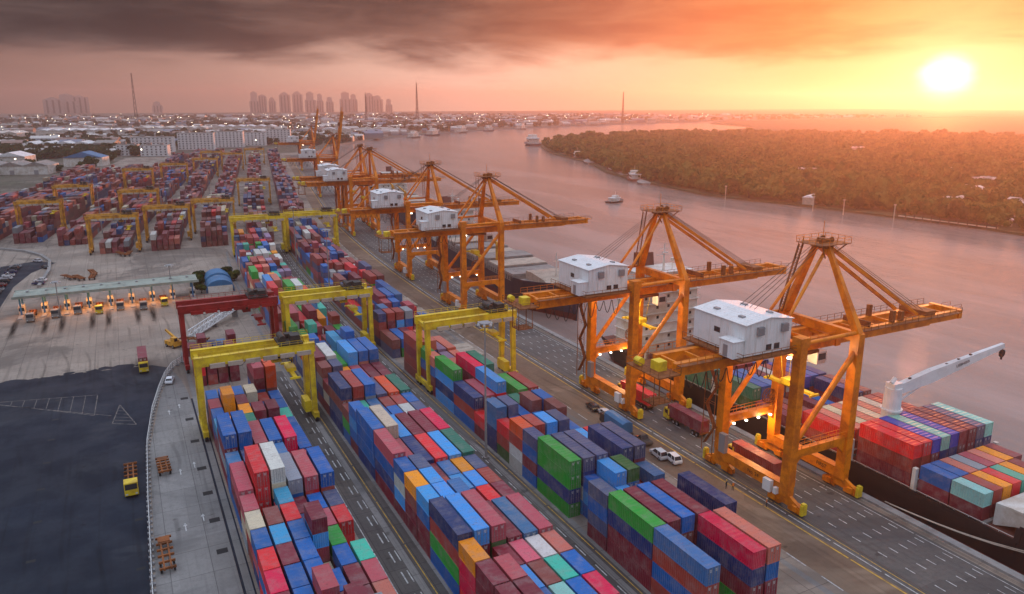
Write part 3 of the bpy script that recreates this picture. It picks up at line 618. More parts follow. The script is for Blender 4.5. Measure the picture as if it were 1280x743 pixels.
# ------------------------------------------------------------------ rubber-tyred yard gantries
def make_gantry(paint, span=23.4, top=18.2):
    root = empty('yard_gantry'); hx = span / 2
    for s in (-1, 1):
        x = s * hx
        sb = MB(); sb.box(x - .55, -5.2, 1.2, x + .55, 5.2, 2.3)
        for y in (-3.6, 3.6): sb.box(x - .55, y - 1.5, .95, x + .55, y + 1.5, 1.3)
        sb.build('sill_beam', paint, root)
        wm = MB().cyl((-.3, 0, .72), (.3, 0, .72), .72, 14).cyl((-.33, 0, .72), (.33, 0, .72), .3, 10, mi=1)
        me = wm.mesh('wheel', [M['black'], M['steelbar']])
        for y in (-4.6, -2.7, 2.7, 4.6): inst('wheel', me, root, (x, y, 0))
        for y in (-1, 1):
            MB().beam((x, y * 3.5, 2.1), (x, y * 2.9, top - 1.7), 1.0, 1.0, 1.15, 1.3).build('leg', paint, root)
        MB().beam((x, -3.0, top - 1.3), (x, 3.0, top - 1.3), .8, .9).build('end_tie', paint, root)
        if s > 0:
            MB().box(x - 1.9, -2.2, 1.6, x - .5, 2.2, 4.2).build('generator_house', paint, root)
        ld = MB()
        for y in (-.35, .35): ld.beam((x - s * .8, y + 3.3, 2.3), (x - s * .8, y + 2.8, top - .5), .07, .07)
        for k in range(36): zz = 2.6 + k * (top - 3.4) / 36; yy = 3.3 - .5 * k / 36; ld.beam((x - s * .8, yy - .35, zz), (x - s * .8, yy + .35, zz), .04, .04)
        ld.build('ladder', paint, root)
    for y in (-3.05, 3.05):
        gd = MB().box(-hx - .9, y - .55, top - 2.0, hx + .9, y + .55, top); gd.box(-hx - .9, y - .62, top, hx + .9, y + .62, top + .06)
        for k in range(9): xx = -hx + 1.2 + k * (span - 2.4) / 8; gd.box(xx - .06, y - .6, top - 1.95, xx + .06, y + .6, top - .05)
        gd.build('girder', paint, root)
        rl = MB().rail((-hx - .8, y * 1.18, top + .06), (hx + .8, y * 1.18, top + .06), 1.0, 14); rl.build('handrail', paint, root)
    ty = MB()
    for k in range(6): xx = -hx + 2.2 + k * 3.6; ty.box(xx, -4.3, top - 2.3, xx + 3.0, -3.70, top - 1.4)
    ty.build('festoon_tray', M['beige'] if paint is not M['red'] else paint, root)
    fc = MB()
    for k in range(7):
        xx = -hx + 2.0 + k * 2.5; fc.path([(xx + 2.4 * q / 6, -3.9, top - 1.7 - 1.0 * math.sin(math.pi * q / 6)) for q in range(7)], .05, 4)
    fc.build('festoon_cable', M['cable'], root)
    xt = hx - 4.2
    tr = MB(); tr.box(xt - 2.6, -3.4, top + .12, xt + 2.6, 3.4, top + .5); tr.cyl((xt - 1.5, -2, top + 1.3), (xt - 1.5, 2, top + 1.3), .75, 12); tr.box(xt + .2, -2.4, top + .5, xt + 2.2, .4, top + 1.9); tr.box(xt - .6, .9, top + .5, xt + 1.4, 2.6, top + 1.5)
    for a, b_ in (((-2.6, -3.4), (2.6, -3.4)), ((2.6, -3.4), (2.6, 3.4)), ((-2.6, 3.4), (2.6, 3.4))): tr.rail((xt + a[0], a[1], top + .5), (xt + b_[0], b_[1], top + .5), 1.0)
    tr.build('trolley', M['machine'], root)
    cab = MB(); cab.prism([(-1.0, 0), (1.0, 0), (1.0, 2.2), (-1.0, 2.2), (-1.35, 1.3)], 1, -1.0, 1.0); cb = cab.build('operator_cabin', paint, root, (xt - 3.2, -1.6, top - 3.6))
    MB().prism([(-1.36, 1.32), (-1.04, .1), (-1.05, .05), (-1.40, 1.3)], 1, -.9, .9).build('window', M['glass'], cb)
    MB().box(-.8, -1.03, .9, .8, -1.0, 2.0).build('window', M['glass'], cb)
    sp = MB(); zz = top - 7.0
    sp.box(xt - 1.15, -5.6, zz, xt + 1.15, -5.2, zz + .4); sp.box(xt - 1.15, 5.2, zz, xt + 1.15, 5.6, zz + .4); sp.box(xt - .45, -5.4, zz, xt + .45, 5.4, zz + .5); sp.box(xt - 1.0, -1.7, zz + .5, xt + 1.0, 1.7, zz + 1.3)
    for x in (-1, 1):
        for y in (-1, 1): sp.beam((xt + x * .8, y * 1.4, zz + 1.3), (xt + x * 1.2, y * 1.8, top + .2), .05, .05)
    sp.build('spreader', M['yellow'] if paint is not M['red'] else M['red'], root)
    return root
def place(root, x, y, label, cat, group, rz=None, sx_=1.0):
    X, Y = BW(x, y); root.location = (X, Y, 0); root.rotation_euler = (0, 0, BR(y) if rz is None else rz); root.scale = (sx_, 1, 1)
    return tag(root, label, cat, group)
GG = 'rubber-tyred gantries straddling the container blocks'
ygan = make_gantry(M['yellow']); rgan = make_gantry(M['red'], 23.8, 18.0); agan = make_gantry(M['amber'])
first = {}
def gantry(proto, *a, **k):
    o = proto if id(proto) not in first else copy_tree(proto); first[id(proto)] = 1; return place(o, *a, **k)
gantry(ygan, 21.8, 167, 'yellow gantry straddling the left block beside the dark asphalt', 'gantry crane', GG)
gantry(rgan, 22.2, 214, 'dark red gantry crane behind the left container block', 'gantry crane', GG)
gantry(ygan, 48.5, 211, 'yellow gantry over the middle block beside the red gantry', 'gantry crane', GG)
gantry(ygan, 74.2, 170.5, 'yellow gantry over the right block nearest the quay road', 'gantry crane', GG)
gantry(ygan, 48.2, 372, 'yellow gantry at the far end of the middle block', 'gantry crane', GG)
gantry(ygan, 73.5, 374, 'yellow gantry at the far end of the right block', 'gantry crane', GG)
for n_, (bi, y, lab) in enumerate(((4, 408, 'amber gantry nearest the toll gate roof'), (2, 486, 'amber gantry at the left edge above parked cars'), (5, 432, 'amber gantry second from the toll gate roof'), (6, 450, 'amber gantry beside the far yellow gantries'),
        (4, 520, 'amber gantry directly behind the one nearest the toll gate'), (2, 570, 'amber gantry behind the one above parked cars'), (7, 560, 'amber gantry over the block behind the far yellow gantries'), (3, 690, 'leftmost of the distant hazy gantries'), (4, 735, 'second from left of the distant hazy gantries'),
        (5, 790, 'third from left of the distant hazy gantries'), (5, 900, 'hazy gantry just before the white apartment blocks'), (6, 860, 'fourth from left of the distant hazy gantries'), (7, 930, 'rightmost of the distant hazy gantries'))):
    gantry(agan, FARX[bi] + 6.8, y, lab, 'gantry crane', GG, sx_=.90)

# ------------------------------------------------------------------ ship-to-shore cranes
def text_part(name, body, size, m, parent, loc, rot, ext=.01):
    cu = bpy.data.curves.new(name, 'FONT'); cu.body = body; cu.size = size; cu.extrude = ext; cu.align_x = 'CENTER'; cu.align_y = 'CENTER'; cu.materials.append(m)
    tmp = bpy.data.objects.new(name, cu); COL.objects.link(tmp); dg = bpy.context.evaluated_depsgraph_get(); me = bpy.data.meshes.new_from_object(tmp.evaluated_get(dg))
    bpy.data.objects.remove(tmp); me.materials.clear(); me.materials.append(m)
    o = inst(name, me, parent, loc); o.rotation_euler = rot; return o
def make_sts(raised=False):
    O, O2 = M['orange'], M['orange2']; root = empty('quay_crane'); HY = 8.5; LX = 7.0; ZT = 30.0
    wheel = MB().cyl((-.28, 0, .42), (.28, 0, .42), .42, 12).mesh('wheel', M['railst'])
    for sx_ in (-1, 1):
        x = sx_ * LX
        sill = MB().box(x - .7, -HY - .95, 2.4, x + .7, HY + .95, 4.4); sill.box(x - .85, -HY - .8, 4.4, x + .85, HY + .8, 4.48)
        s_o = sill.build('sill_beam', O, root)
        if sx_ < 0: text_part('lettering', 'No. 24', 1.0, M['black'], s_o, (x - .72, -1.0, 3.4), (math.pi / 2, 0, -math.pi / 2))
        else: text_part('lettering', 'FIRST', 1.0, M['black'], s_o, (x - .72, -4.4, 3.4), (math.pi / 2, 0, -math.pi / 2))
        for sy in (-1, 1):
            y = sy * HY
            lg = MB()
            if sx_ < 0: lg.beam((x, y, 4.2), (x, y, ZT + .6), 1.7, 1.9, 1.5, 1.7); lg.box(x - 1.0, y - 1.05, ZT + .0, x + 1.0, y + 1.05, ZT + 1.7)
            else: lg.beam((x, y, 4.2), (x, y, ZT + .4), 1.7, 1.9, 1.5, 1.8)
            lg.build('leg', O, root)
            bg_ = MB(); bg_.prism([(y - 3.9, 1.35), (y - 1.0, 2.6), (y + 1.0, 2.6), (y + 3.9, 1.35), (y + 3.9, .8), (y - 3.9, .8)], 0, x - .35, x + .35)
            for k in (-1, 1):
                bg_.prism([(y + k * 2.4 - 1.4, .95), (y + k * 2.4 - .4, 1.5), (y + k * 2.4 + .4, 1.5), (y + k * 2.4 + 1.4, .95), (y + k * 2.4 + 1.4, .35), (y + k * 2.4 - 1.4, .35)], 0, x - .5, x + .5)
                bg_.box(x - .95, y + k * 2.4 - .7, .7, x - .5, y + k * 2.4 + .3, 1.7); bg_.box(x + .5, y + k * 2.4 - .3, .7, x + .9, y + k * 2.4 + .6, 1.6)
            b_o = bg_.build('bogie', O, root)
            for k in (-3.3, -1.6, 1.6, 3.3): inst('wheel', wheel, b_o, (x, y + k, .04))
            bf = MB().box(x - .6, y + sy * 4.0 - .25, .4, x + .6, y + sy * 4.0 + .25, 2.3); bf.box(x - .35, y + sy * 4.0 - .35, 1.3, x + .35, y + sy * 4.0 + .35, 2.6); bf.build('buffer', M['yellow'], b_o)
        # cross beam at leg tops along the quay
        MB().beam((x, -HY, ZT - .3), (x, HY, ZT - .3), 1.1, 1.7).build('cross_beam', O, root)
    for sy in (-1, 1):
        y = sy * HY
        pb = MB().beam((-LX, y, 10.2), (LX, y, 10.2), 1.0, 1.5)
        for x, d in ((-LX + .6, 1), (LX - .6, -1)): pb.prism([(x, 9.5), (x + d * 2.0, 9.5), (x, 7.6)], 1, y - .45, y + .45)
        p_o = pb.build('portal_beam', O, root)
        MB().rail((-LX, y - .6, 11), (LX, y - .6, 11), 1.1, 7).rail((-LX, y + .6, 11), (LX, y + .6, 11), 1.1, 7).build('handrail', O, p_o)
        MB().cyl((LX, y, ZT - 2.6), (-LX, y, 11.2), .52, 10).build('diagonal_brace', O, root)
        MB().cyl((-LX, y, ZT + .4), (LX, y, ZT + .6), .36, 10).build('upper_tie', O, root)
    # girders and boom
    boom_end = 44.0
    def boomrot(p):
        if not raised or p[0] <= 8: return p
        a = R(80); dx = p[0] - 8; dz = p[2] - 27; return (8 + dx * math.cos(a) - dz * math.sin(a), p[1], 27 + dx * math.sin(a) + dz * math.cos(a))
    for y in (-2.6, 2.6):
        MB().box(-29, y - .5, 26.5, 7.9, y + .5, 28.7).build('girder', O, root)
        bm_ = MB()
        for k in range(4): a, b_ = 8.0 + (boom_end - 8) * k / 4, 8.0 + (boom_end - 8) * (k + 1) / 4; bm_.box(a, y - (1.0 if raised else .5), 26.7 + (.25 * (k == 3)), b_, y + (1.0 if raised else .5), 28.7)
        bm_.box(7.9, y - .75, 26.4, 9.2, y + .75, 29.2)
        bm_.v = [boomrot(v) for v in bm_.v]; bm_.build('boom_girder', O, root)
    for x in list(range(-28, 8, 5)): MB().box(x - .2, -2.1, 28.0, x + .2, 2.1, 28.6).build('girder_tie', O, root)
    for x in range(10, 41, 5):
        bt = MB().box(x - .2, -2.1, 28.0, x + .2, 2.1, 28.6); bt.v = [boomrot(v) for v in bt.v]; bt.build('boom_tie', O, root)
    bt = MB()
    bt.box(43.6, -3.4, 27.0, 44.6, 3.4, 28.8); bt.box(44.6, -1.2, 28.0, 47.5, 1.2, 28.15)
    bt.v = [boomrot(v) for v in bt.v]; bt.build('boom_tip', O, root)
    wk = MB()
    for y in (-3.8, 3.8): wk.box(-29, y - .5, 28.5, 7.8, y + .5, 28.58)
    wk.build('walkway', O2, root)
    bw_ = MB()
    for y in (-3.8, 3.8): bw_.box(8.2, y - .5, 28.5, 43, y + .5, 28.58)
    for y in (-4.25, 4.25): bw_.rail((8.4, y, 28.58), (43, y, 28.58), 1.1, 18)
    bw_.rail((44.6, -1.2, 28.1), (47.5, -1.2, 28.1), 1.0).rail((44.6, 1.2, 28.1), (47.5, 1.2, 28.1), 1.0)
    bw_.box(23.5, -3.0, 28.7, 24.3, -2.2, 31.0); bw_.box(26.0, -3.0, 28.7, 26.8, -2.2, 30.6); bw_.box(23.5, 2.2, 28.7, 24.3, 3.0, 31.0); bw_.box(33.6, -3.0, 28.7, 36.4, 3.0, 29.6); bw_.box(17, -3, 28.7, 17.4, 3, 29.7)
    bw_.v = [boomrot(v) for v in bw_.v]; bw_.build('boom_walkway', O2, root)
    gr = MB()
    for y in (-4.25, 4.25): gr.rail((-29, y, 28.58), (-20.5, y, 28.58), 1.1, 5).rail((-7.5, y, 28.58), (7.6, y, 28.58), 1.1, 8)
    gr.build('handrail', O, root)
    # A-frame
    AX, AZ = 5.6, 45.0
    for sy in (-1, 1):
        MB().beam((LX, sy * HY, ZT + .2), (AX, sy * 1.3, AZ), 1.5, 1.3, .8, .75).build('mast_leg', O, root)
        MB().cyl((AX - .3, sy * 1.2, AZ - .6), (-LX, sy * 2.7, 28.9), .30, 10).build('backstay', O, root)
        fs = MB(); tip = boomrot((31.5, sy * 2.4, 29.2))
        fs.beam((AX + .6, sy * 1.6, AZ - .4), tip, .50, .62) if not raised else fs.beam((AX + .6, sy * 1.6, AZ - .4), (9.5, sy * 2.4, 38), .5, .6)
        fs.build('forestay', O, root)
    wr = MB()
    for y in (-.9, -.3, .3, .9):
        if not raised: wr.cyl((AX + .8, y, AZ + .7), (34.0, y * 2.0, 29.7), .055, 5)
        wr.cyl((AX - .4, y, AZ + .6), (-13, y * 2, 34.5), .05, 5)
    wr.build('hoist_rope', M['wire'], root)
    ap = MB(); ap.box(AX - 1.0, -1.7, AZ - .4, AX + 1.0, 1.7, AZ + .35); ap.box(AX - 3.4, -2.9, AZ + .35, AX + 4.0, 2.9, AZ + .48); ap.box(AX - .5, -.9, AZ + .48, AX + .5, .9, AZ + 1.3)
    ap.cyl((AX + 1.1, -1.1, AZ + .95), (AX + 1.1, -.9, AZ + .95), .6, 14); ap.cyl((AX + 1.1, .9, AZ + .95), (AX + 1.1, 1.1, AZ + .95), .6, 14); ap.cyl((AX - 1.3, -.9, AZ + .9), (AX - 1.3, -.7, AZ + .9), .5, 14)
    ap.beam((AX - 3.0, -2.6, AZ + .4), (AX - .4, -1.3, AZ - 2.2), .18, .18); ap.beam((AX + 3.4, -2.6, AZ + .4), (AX + .6, -1.3, AZ - 2.0), .18, .18)
    a_o = ap.build('apex_platform', O2, root)
    r_ = MB(); q = [(AX - 3.4, -2.9), (AX + 4, -2.9), (AX + 4, 2.9), (AX - 3.4, 2.9)]
    for a, b_ in zip(q, q[1:] + q[:1]): r_.rail((a[0], a[1], AZ + .48), (b_[0], b_[1], AZ + .48), 1.1, 4)
    r_.cyl((AX, 0, AZ + 1.6), (AX, 0, AZ + 4.4), .07, 5); r_.build('handrail', O, a_o)
    # stairs up the far mast leg
    st = MB(); P0 = Vector((LX - 1.6, HY - .4, ZT + .6)); P1 = Vector((AX - 2.4, 2.6, AZ))
    for o_ in (-.5, .5): st.beam(P0 + Vector((o_, 0, 0)), P1 + Vector((o_, 0, 0)), .14, .3); st.beam(P0 + Vector((o_, 0, 1)), P1 + Vector((o_, 0, 1)), .07, .07)
    for k in range(26): p = P0.lerp(P1, k / 26); st.box(p.x - .5, p.y - .16, p.z - .03, p.x + .5, p.y + .16, p.z + .03)
    st.build('mast_stair', O2, root)
    # machinery house
    hx0, hx1, hy0, hy1, hz0, hz1 = -18.4, -8.2, -7.2, 5.4, 29.5, 34.8
    pf = MB().box(hx0 - 1.4, hy0 - 1.2, 29.0, hx1 + 1.0, hy1 + 1.2, 29.3)
    for y in (-5, 0, 4): pf.box(hx0, y - .2, 28.72, hx1, y + .2, 29.0)
    pf.rail((hx0 - 1.4, hy0 - 1.2, 29.3), (hx1 + 1, hy0 - 1.2, 29.3), 1.1, 6).rail((hx0 - 1.4, hy0 - 1.2, 29.3), (hx0 - 1.4, hy1 + 1.2, 29.3), 1.1, 7).build('house_platform', O2, root)
    mh = MB(); cx = (hx0 + hx1) / 2
    mh.prism([(hx0, hz0), (hx1, hz0), (hx1, hz1), (cx, hz1 + .75), (hx0, hz1)], 1, hy0, hy1); mh.box(hx0 - 2.3, hy0 + .2, hz0 - .1, hx0 - .01, hy0 + 3.4, hz0 + 2.7)
    m_o = mh.build('machinery_house', M['clad'], root)
    rf = MB()
    for a, b_ in ((hx0 - .25, cx), (hx1 + .25, cx)):
        za = hz1 - .03; rf.add([(a, hy0 - .25, za + .05), (b_, hy0 - .25, hz1 + .82), (b_, hy1 + .25, hz1 + .82), (a, hy1 + .25, za + .05), (a, hy0 - .25, za + .17), (b_, hy0 - .25, hz1 + .94), (b_, hy1 + .25, hz1 + .94), (a, hy1 + .25, za + .17)],
               [(0, 1, 2, 3), (4, 5, 6, 7), (0, 1, 5, 4), (1, 2, 6, 5), (2, 3, 7, 6), (3, 0, 4, 7)])
    rf.box(hx0 - 2.5, hy0 + .05, hz0 + 2.72, hx0 - .02, hy0 + 3.6, hz0 + 2.84); rf.build('roof', M['clad'], m_o)
    for x, y in ((hx0 + 2, -4), (hx0 + 2, 2), (hx1 - 2, -4), (hx1 - 2, 2)): MB().box(x - .35, y - .55, hz1 + .2, x + .35, y + .55, hz1 + .75).build('roof_vent', M['steelbar'], m_o)
    for x in (hx0 + 3.0, hx1 - 1.8):
        v_ = MB().box(x - .65, hy0 - .5, hz1 - 1.9, x + .65, hy0 - .01, hz1 - .5)
        for k in range(5): v_.box(x - .7, hy0 - .56, hz1 - 1.8 + k * .26, x + .7, hy0 - .5, hz1 - 1.68 + k * .26)
        v_.build('louvre_vent', M['steelbar'], m_o)
    for x in (cx + .2, cx + 2.0): MB().box(x - .6, hy0 - .05, hz0 + .5, x + .6, hy0 - .008, hz0 + 1.5).build('window', M['glass'], m_o)
    MB().box(hx0 - .05, -1.2, hz0 + 2.6, hx0 - .008, .2, hz0 + 3.5).build('window', M['glass'], m_o); MB().box(hx0 - 2.36, hy0 + 1.5, hz0 + .0, hx0 - 2.308, hy0 + 2.5, hz0 + 2.0).build('door', M['steelbar'], m_o)
    # rear platform with winch and inspection basket
    rp = MB().box(-33.5, -4.4, 27.2, -29, 4.4, 27.4); rp.rail((-33.5, -4.4, 27.4), (-33.5, 4.4, 27.4), 1.1, 4).rail((-33.5, -4.4, 27.4), (-29, -4.4, 27.4), 1.1, 2).rail((-33.5, 4.4, 27.4), (-29, 4.4, 27.4), 1.1, 2)
    rp.beam((-29, -2.6, 26.6), (-33, -2.6, 27.2), .3, .3); rp.beam((-29, 2.6, 26.6), (-33, 2.6, 27.2), .3, .3); rp.box(-33.5, -3.4, 22.4, -30.0, -.4, 22.55); rp.rail((-33.5, -3.4, 22.5), (-30, -3.4, 22.5), 1.1, 3).rail((-33.5, -3.4, 22.5), (-33.5, -.4, 22.5), 1.1, 3)
    for x in (-33.4, -30.1): rp.beam((x, -.5, 22.5), (x, -.5, 27.3), .15, .15); rp.beam((x, -3.3, 22.5), (x, -3.3, 27.3), .1, .1)
    rp.build('rear_platform', O2, root)
    MB().box(-31.6, -1.8, 27.4, -29.8, .2, 29.0).build('winch_house', M['yellow'], root); MB().cyl((-32.4, 1.6, 28.2), (-32.4, 3.0, 28.2), .7, 12).build('winch', M['yellow'], root)
    # trolley, cabin, spreader
    tx = 1.0
    MB().box(tx - 3, -3.1, 25.7, tx + 3, 3.1, 26.3).box(tx - 2, -1.8, 26.3, tx + 2, 1.8, 27.6).build('trolley', O2, root)
    cb = MB().prism([(-1.2, 0), (1.0, 0), (1.2, 2.3), (-1.2, 2.3)], 1, -1.1, 1.1).build('operator_cabin', M['offwhite'], root, (tx + 4.4, -1.6, 23.2))
    MB().box(1.15, -1.0, .5, 1.3, 1.0, 2.0).box(-.9, -1.16, .8, .9, -1.1, 2.0).build('window', M['glass'], cb)
    sp = MB(); zz = 18.5; sp.box(tx - 1.1, -5.7, zz, tx + 1.1, -5.3, zz + .4); sp.box(tx - 1.1, 5.3, zz, tx + 1.1, 5.7, zz + .4); sp.box(tx - .45, -5.4, zz, tx + .45, 5.4, zz + .5); sp.box(tx - 1, -1.6, zz + .5, tx + 1, 1.6, zz + 1.5)
    for x in (-1, 1):
        for y in (-1, 1): sp.beam((tx + x * .8, y * 1.3, zz + 1.5), (tx + x * 1.6, y * 1.7, 25.8), .06, .06)
    sp.build('spreader', M['yellow'], root)
    fc = MB()
    for k in range(9):
        xx = -27 + k * 2.2; d = 2.2 + 1.3 * ((k * 7) % 3) / 2
        fc.path([(xx + 2.0 * q / 8, -3.3, 26.4 - d * math.sin(math.pi * q / 8)) for q in range(9)], .085, 5)
    fc.build('festoon_cable', M['cable'], root)
    # stair tower and cable gear on the far land leg, cable reel on the water side
    sw = MB(); y0 = HY + .9
    for k in range(6):
        z0 = 4.4 + k * 4.2; d = 1 if k % 2 else -1; sw.beam((-LX - 1.3, y0 + 1.1 - d * 1.3, z0), (-LX - 1.3, y0 + 1.1 + d * 1.3, z0 + 4.2), .8, .12); sw.rail((-LX - 1.8, y0 - .5, z0 + 4.2), (-LX - 1.8, y0 + 2.7, z0 + 4.2), 1.0, 2); sw.box(-LX - 1.8, y0 - .5 + (2.4 if d > 0 else 0), z0 + 4.14, -LX - .7, y0 + .3 + (2.4 if d > 0 else 0), z0 + 4.2)
    for y in (y0 - .4, y0 + 2.6): sw.beam((-LX - 1.8, y, 3), (-LX - 1.8, y, 29.6), .12, .12)
    sw.build('stair_tower', O2, root)
    MB().box(-LX - 1.6, HY - 2.6, 4.4, -LX - .7, HY - 1.0, 8.2).build('switch_cabinet', M['steelbar'], root)
    MB().box(-LX - 1.5, -6.0, 2.0, -LX - .6, -4.2, 4.2).box(-LX - 1.4, -7.3, 2.2, -LX - .6, -6.6, 3.4).build('switch_cabinet', M['white'], root)
    cr = MB()
    for s_ in (-.25, .25):
        for k in range(20):
            a0, a1 = 2 * math.pi * k / 20, 2 * math.pi * (k + 1) / 20
            cr.beam((LX - 1.6, HY - 2.2 + s_ + 0 * a0, 0), (LX - 1.6, HY - 2.2 + s_, 0), .01, .01) if False else cr.beam((LX - 2.2 + 1.5 * math.cos(a0), HY + s_, 13.0 + 1.5 * math.sin(a0)), (LX - 2.2 + 1.5 * math.cos(a1), HY + s_, 13.0 + 1.5 * math.sin(a1)), .12, .16)
        for k in range(8): a0 = math.pi * k / 4; cr.beam((LX - 2.2, HY + s_, 13), (LX - 2.2 + 1.45 * math.cos(a0), HY + s_, 13 + 1.45 * math.sin(a0)), .07, .07)
    cr.build('cable_reel', O2, root)
    for x, y in ((-4, -3.6), (4, 3.6), (-4, 3.6)): MB().box(x - .35, y - .25, 25.9, x + .35, y + .25, 26.2).build('floodlight', M['lampw'], root)
    for k in range(4): MB().box(-5 + k * 3.2, HY - 1.0, 9.15, -4.6 + k * 3.2, HY - .6, 9.4).build('floodlight', M['lampw'], root)
    return root
CG = 'orange ship-to-shore cranes along the quay'
CY = [(95, 'nearest orange quay crane with white machinery house numbered 24'), (142, 'second orange quay crane from the picture bottom, red truck beneath'), (238, 'third orange quay crane over the dark bow of the middle ship'),
      (297, 'fourth orange quay crane just beyond the middle ship cranes'), (410, 'fifth orange quay crane with lowered boom in light haze'), (440, 'sixth orange quay crane close behind the fifth')]
sts = make_sts()
for k, (y, lab) in enumerate(CY):
    o = sts if k == 0 else copy_tree(sts, skip=('lettering', 'handrail', 'floodlight') if k > 3 else ('lettering',))
    X, Y = BW(106, y); o.location = (X, Y, .03); o.rotation_euler = (0, 0, BR(y)); tag(o, lab, 'quay crane', CG)
stsr = make_sts(True)
for k, (y, lab) in enumerate(((590, 'hazy quay crane with its boom raised upright'), (830, 'farthest hazy quay crane with raised boom'))):
    o = stsr if k == 0 else copy_tree(stsr); X, Y = BW(106, y); o.location = (X, Y, .03); o.rotation_euler = (0, 0, BR(y)); tag(o, lab, 'quay crane', CG)
# lit work lamps of the two near cranes
for (y, k) in ((95, 0), (142, 1)):
    for dx, dy, e in ((-3, -2, 2200), (3, 8, 1300)):
        ld = bpy.data.lights.new('crane_work_lamp', 'POINT'); ld.energy = e; ld.color = (1, .68, .34); ld.shadow_soft_size = .5
        lo = bpy.data.objects.new('crane_work_lamp', ld); COL.objects.link(lo); lo.location = (106 + dx, y + dy, 9.0 if dy > 5 else 24.8)

# ------------------------------------------------------------------ ships
def hull_mesh(name, st, mats, zw=-1.4):
    """st: list of (y, half beam deck, half beam water, z deck). black topsides, red boot below zw, deck plate"""
    mb = MB(); n = len(st); vs = []
    for y, hd, hw, zd in st:
        hm = hw + (hd - hw) * .45
        vs += [(-hd, y, zd), (-hm, y, zw), (-hw, y, -4.5), (hw, y, -4.5), (hm, y, zw), (hd, y, zd)]
    fs = []; mi = []
    for i in range(n - 1):
        a, b_ = 6 * i, 6 * (i + 1)
        for k, m_ in ((0, 0), (1, 1), (3, 1), (4, 0)): fs.append((a + k, a + k + 1, b_ + k + 1, b_ + k)); mi.append(m_)
        fs.append((a, b_, b_ + 5, a + 5)); mi.append(2)
    fs.append((0, 1, 2, 3, 4, 5)); mi.append(0); e = 6 * (n - 1); fs.append(tuple(e + k for k in (5, 4, 3, 2, 1, 0))); mi.append(0)
    mb.v = vs; mb.f = fs; mb.m = mi
    # bulwark strakes
    for s in (-1, 1):
        for i in range(n - 1):
            y0, h0, _, z0 = st[i]; y1, h1, _, z1 = st[i + 1]
            mb.beam((s * h0, y0, z0 + .45), (s * h1, y1, z1 + .45), .16, .9, mi=0)
    return mb.mesh(name, mats)
def superstructure(root, cx, y0, y1, half, z0, levels, lh=2.75):
    sp = MB()
    for k in range(levels):
        w = half if k < levels - 1 else half * .8; sp.box(cx - w, y0 + .25 * k, z0 + k * lh, cx + w, y1, z0 + (k + 1) * lh - .12); sp.box(cx - w - .5, y0 + .25 * k - .7, z0 + (k + 1) * lh - .12, cx + w + .5, y1 + .3, z0 + (k + 1) * lh)
    sp.box(cx - half - 2.2, y0 + .5, z0 + levels * lh - 2.4, cx + half + 2.2, y0 + 3.2, z0 + levels * lh - 1.2)
    so = sp.build('superstructure', M['offwhite'], root)
    wm = MB().box(-.38, -.06, -.42, .38, .0, .42).mesh('window', M['window'])
    for k in range(levels):
        n = 5 if k < levels - 1 else 9; w = half if k < levels - 1 else half * .8
        for i in range(n):
            if k < levels - 1 and (i * 3 + k) % 4 == 0: continue
            x = cx - w + (i + .7) * 2 * w / (n + .4); inst('window', wm, so, (x, y0 + .25 * k - .001, z0 + k * lh + 1.5))
    rl = MB()
    for k in (1, 3, 5): 
        if k < levels: rl.rail((cx - half - .5, y0 + .25 * k - .7, z0 + k * lh), (cx + half + .5, y0 + .25 * k - .7, z0 + k * lh), 1.0, 8)
    rl.build('handrail', M['offwhite'], so)
    zt = z0 + levels * lh
    fu = MB().prism([(y1 - 1, zt - 5), (y1 + 4.5, zt - 5), (y1 + 4.2, zt + 3.2), (y1 + .4, zt + 3.6)], 0, cx - 2, cx + 2).build('funnel', M['deckred'], root)
    ms = MB().beam((cx, y0 + 4, zt), (cx, y0 + 4, zt + 7.5), .5, .5, .18, .18).beam((cx - 2.4, y0 + 4, zt + 4.4), (cx + 2.4, y0 + 4, zt + 4.4), .14, .14).beam((cx - 1.5, y0 + 4, zt + 6), (cx + 1.5, y0 + 4, zt + 6), .12, .12)
    ms.cyl((cx - .9, y0 + 3.6, zt + 5.0), (cx + .9, y0 + 3.6, zt + 5.0), .18, 8); ms.cyl((cx + 3, y0 + 4, zt), (cx + 3, y0 + 4, zt + 2.6), .1, 6).cyl((cx + 3, y0 + 4, zt + 2.4), (cx + 3, y0 + 4, zt + 3.3), .55, 10); ms.build('radar_mast', M['offwhite'], root)
    return so
SX = 131.0
shipA = empty('container_ship', (SX, 0, 0))
stA = [(24, .6, .3, 6.5), (29, 4.2, 1.6, 6.3), (36, 8.4, 5.0, 6.0), (44, 11.2, 8.6, 5.6), (53, 12.4, 11.2, 5.3), (58, 12.6, 12.2, 5.2), (58.2, 12.6, 12.2, 2.7), (100, 12.7, 12.5, 2.7), (158, 12.7, 12.3, 2.7), (170, 12.4, 10.6, 3.0), (176, 11.4, 7.4, 3.2), (178, 10.4, 5.2, 3.2)]
inst('hull', hull_mesh('hull', stA, [M['hull'], M['boot'], M['deckred']]), shipA)
hc = MB()
for y0, y1 in ((64, 76.4), (77.2, 89), (91, 102.8), (104, 115.6), (116.2, 128), (129.2, 141), (142.2, 154)):
    MB().box(-10.9, y0, 2.7, 10.9, y1, 3.06).build('hatch_cover', M['deckgrey'], shipA)
superstructure(shipA, 0, 160, 171, 10.2, 3.0, 8)
fw = MB().prism([(57, 5.2), (63.2, 2.8), (63.6, 2.8), (63.6, 6.6), (60.5, 6.9), (57.5, 6.2)], 0, -9.6, 9.6).box(-9.8, 57.0, 6.6, 9.8, 60.8, 6.95); fw.build('breakwater', M['offwhite'], shipA)
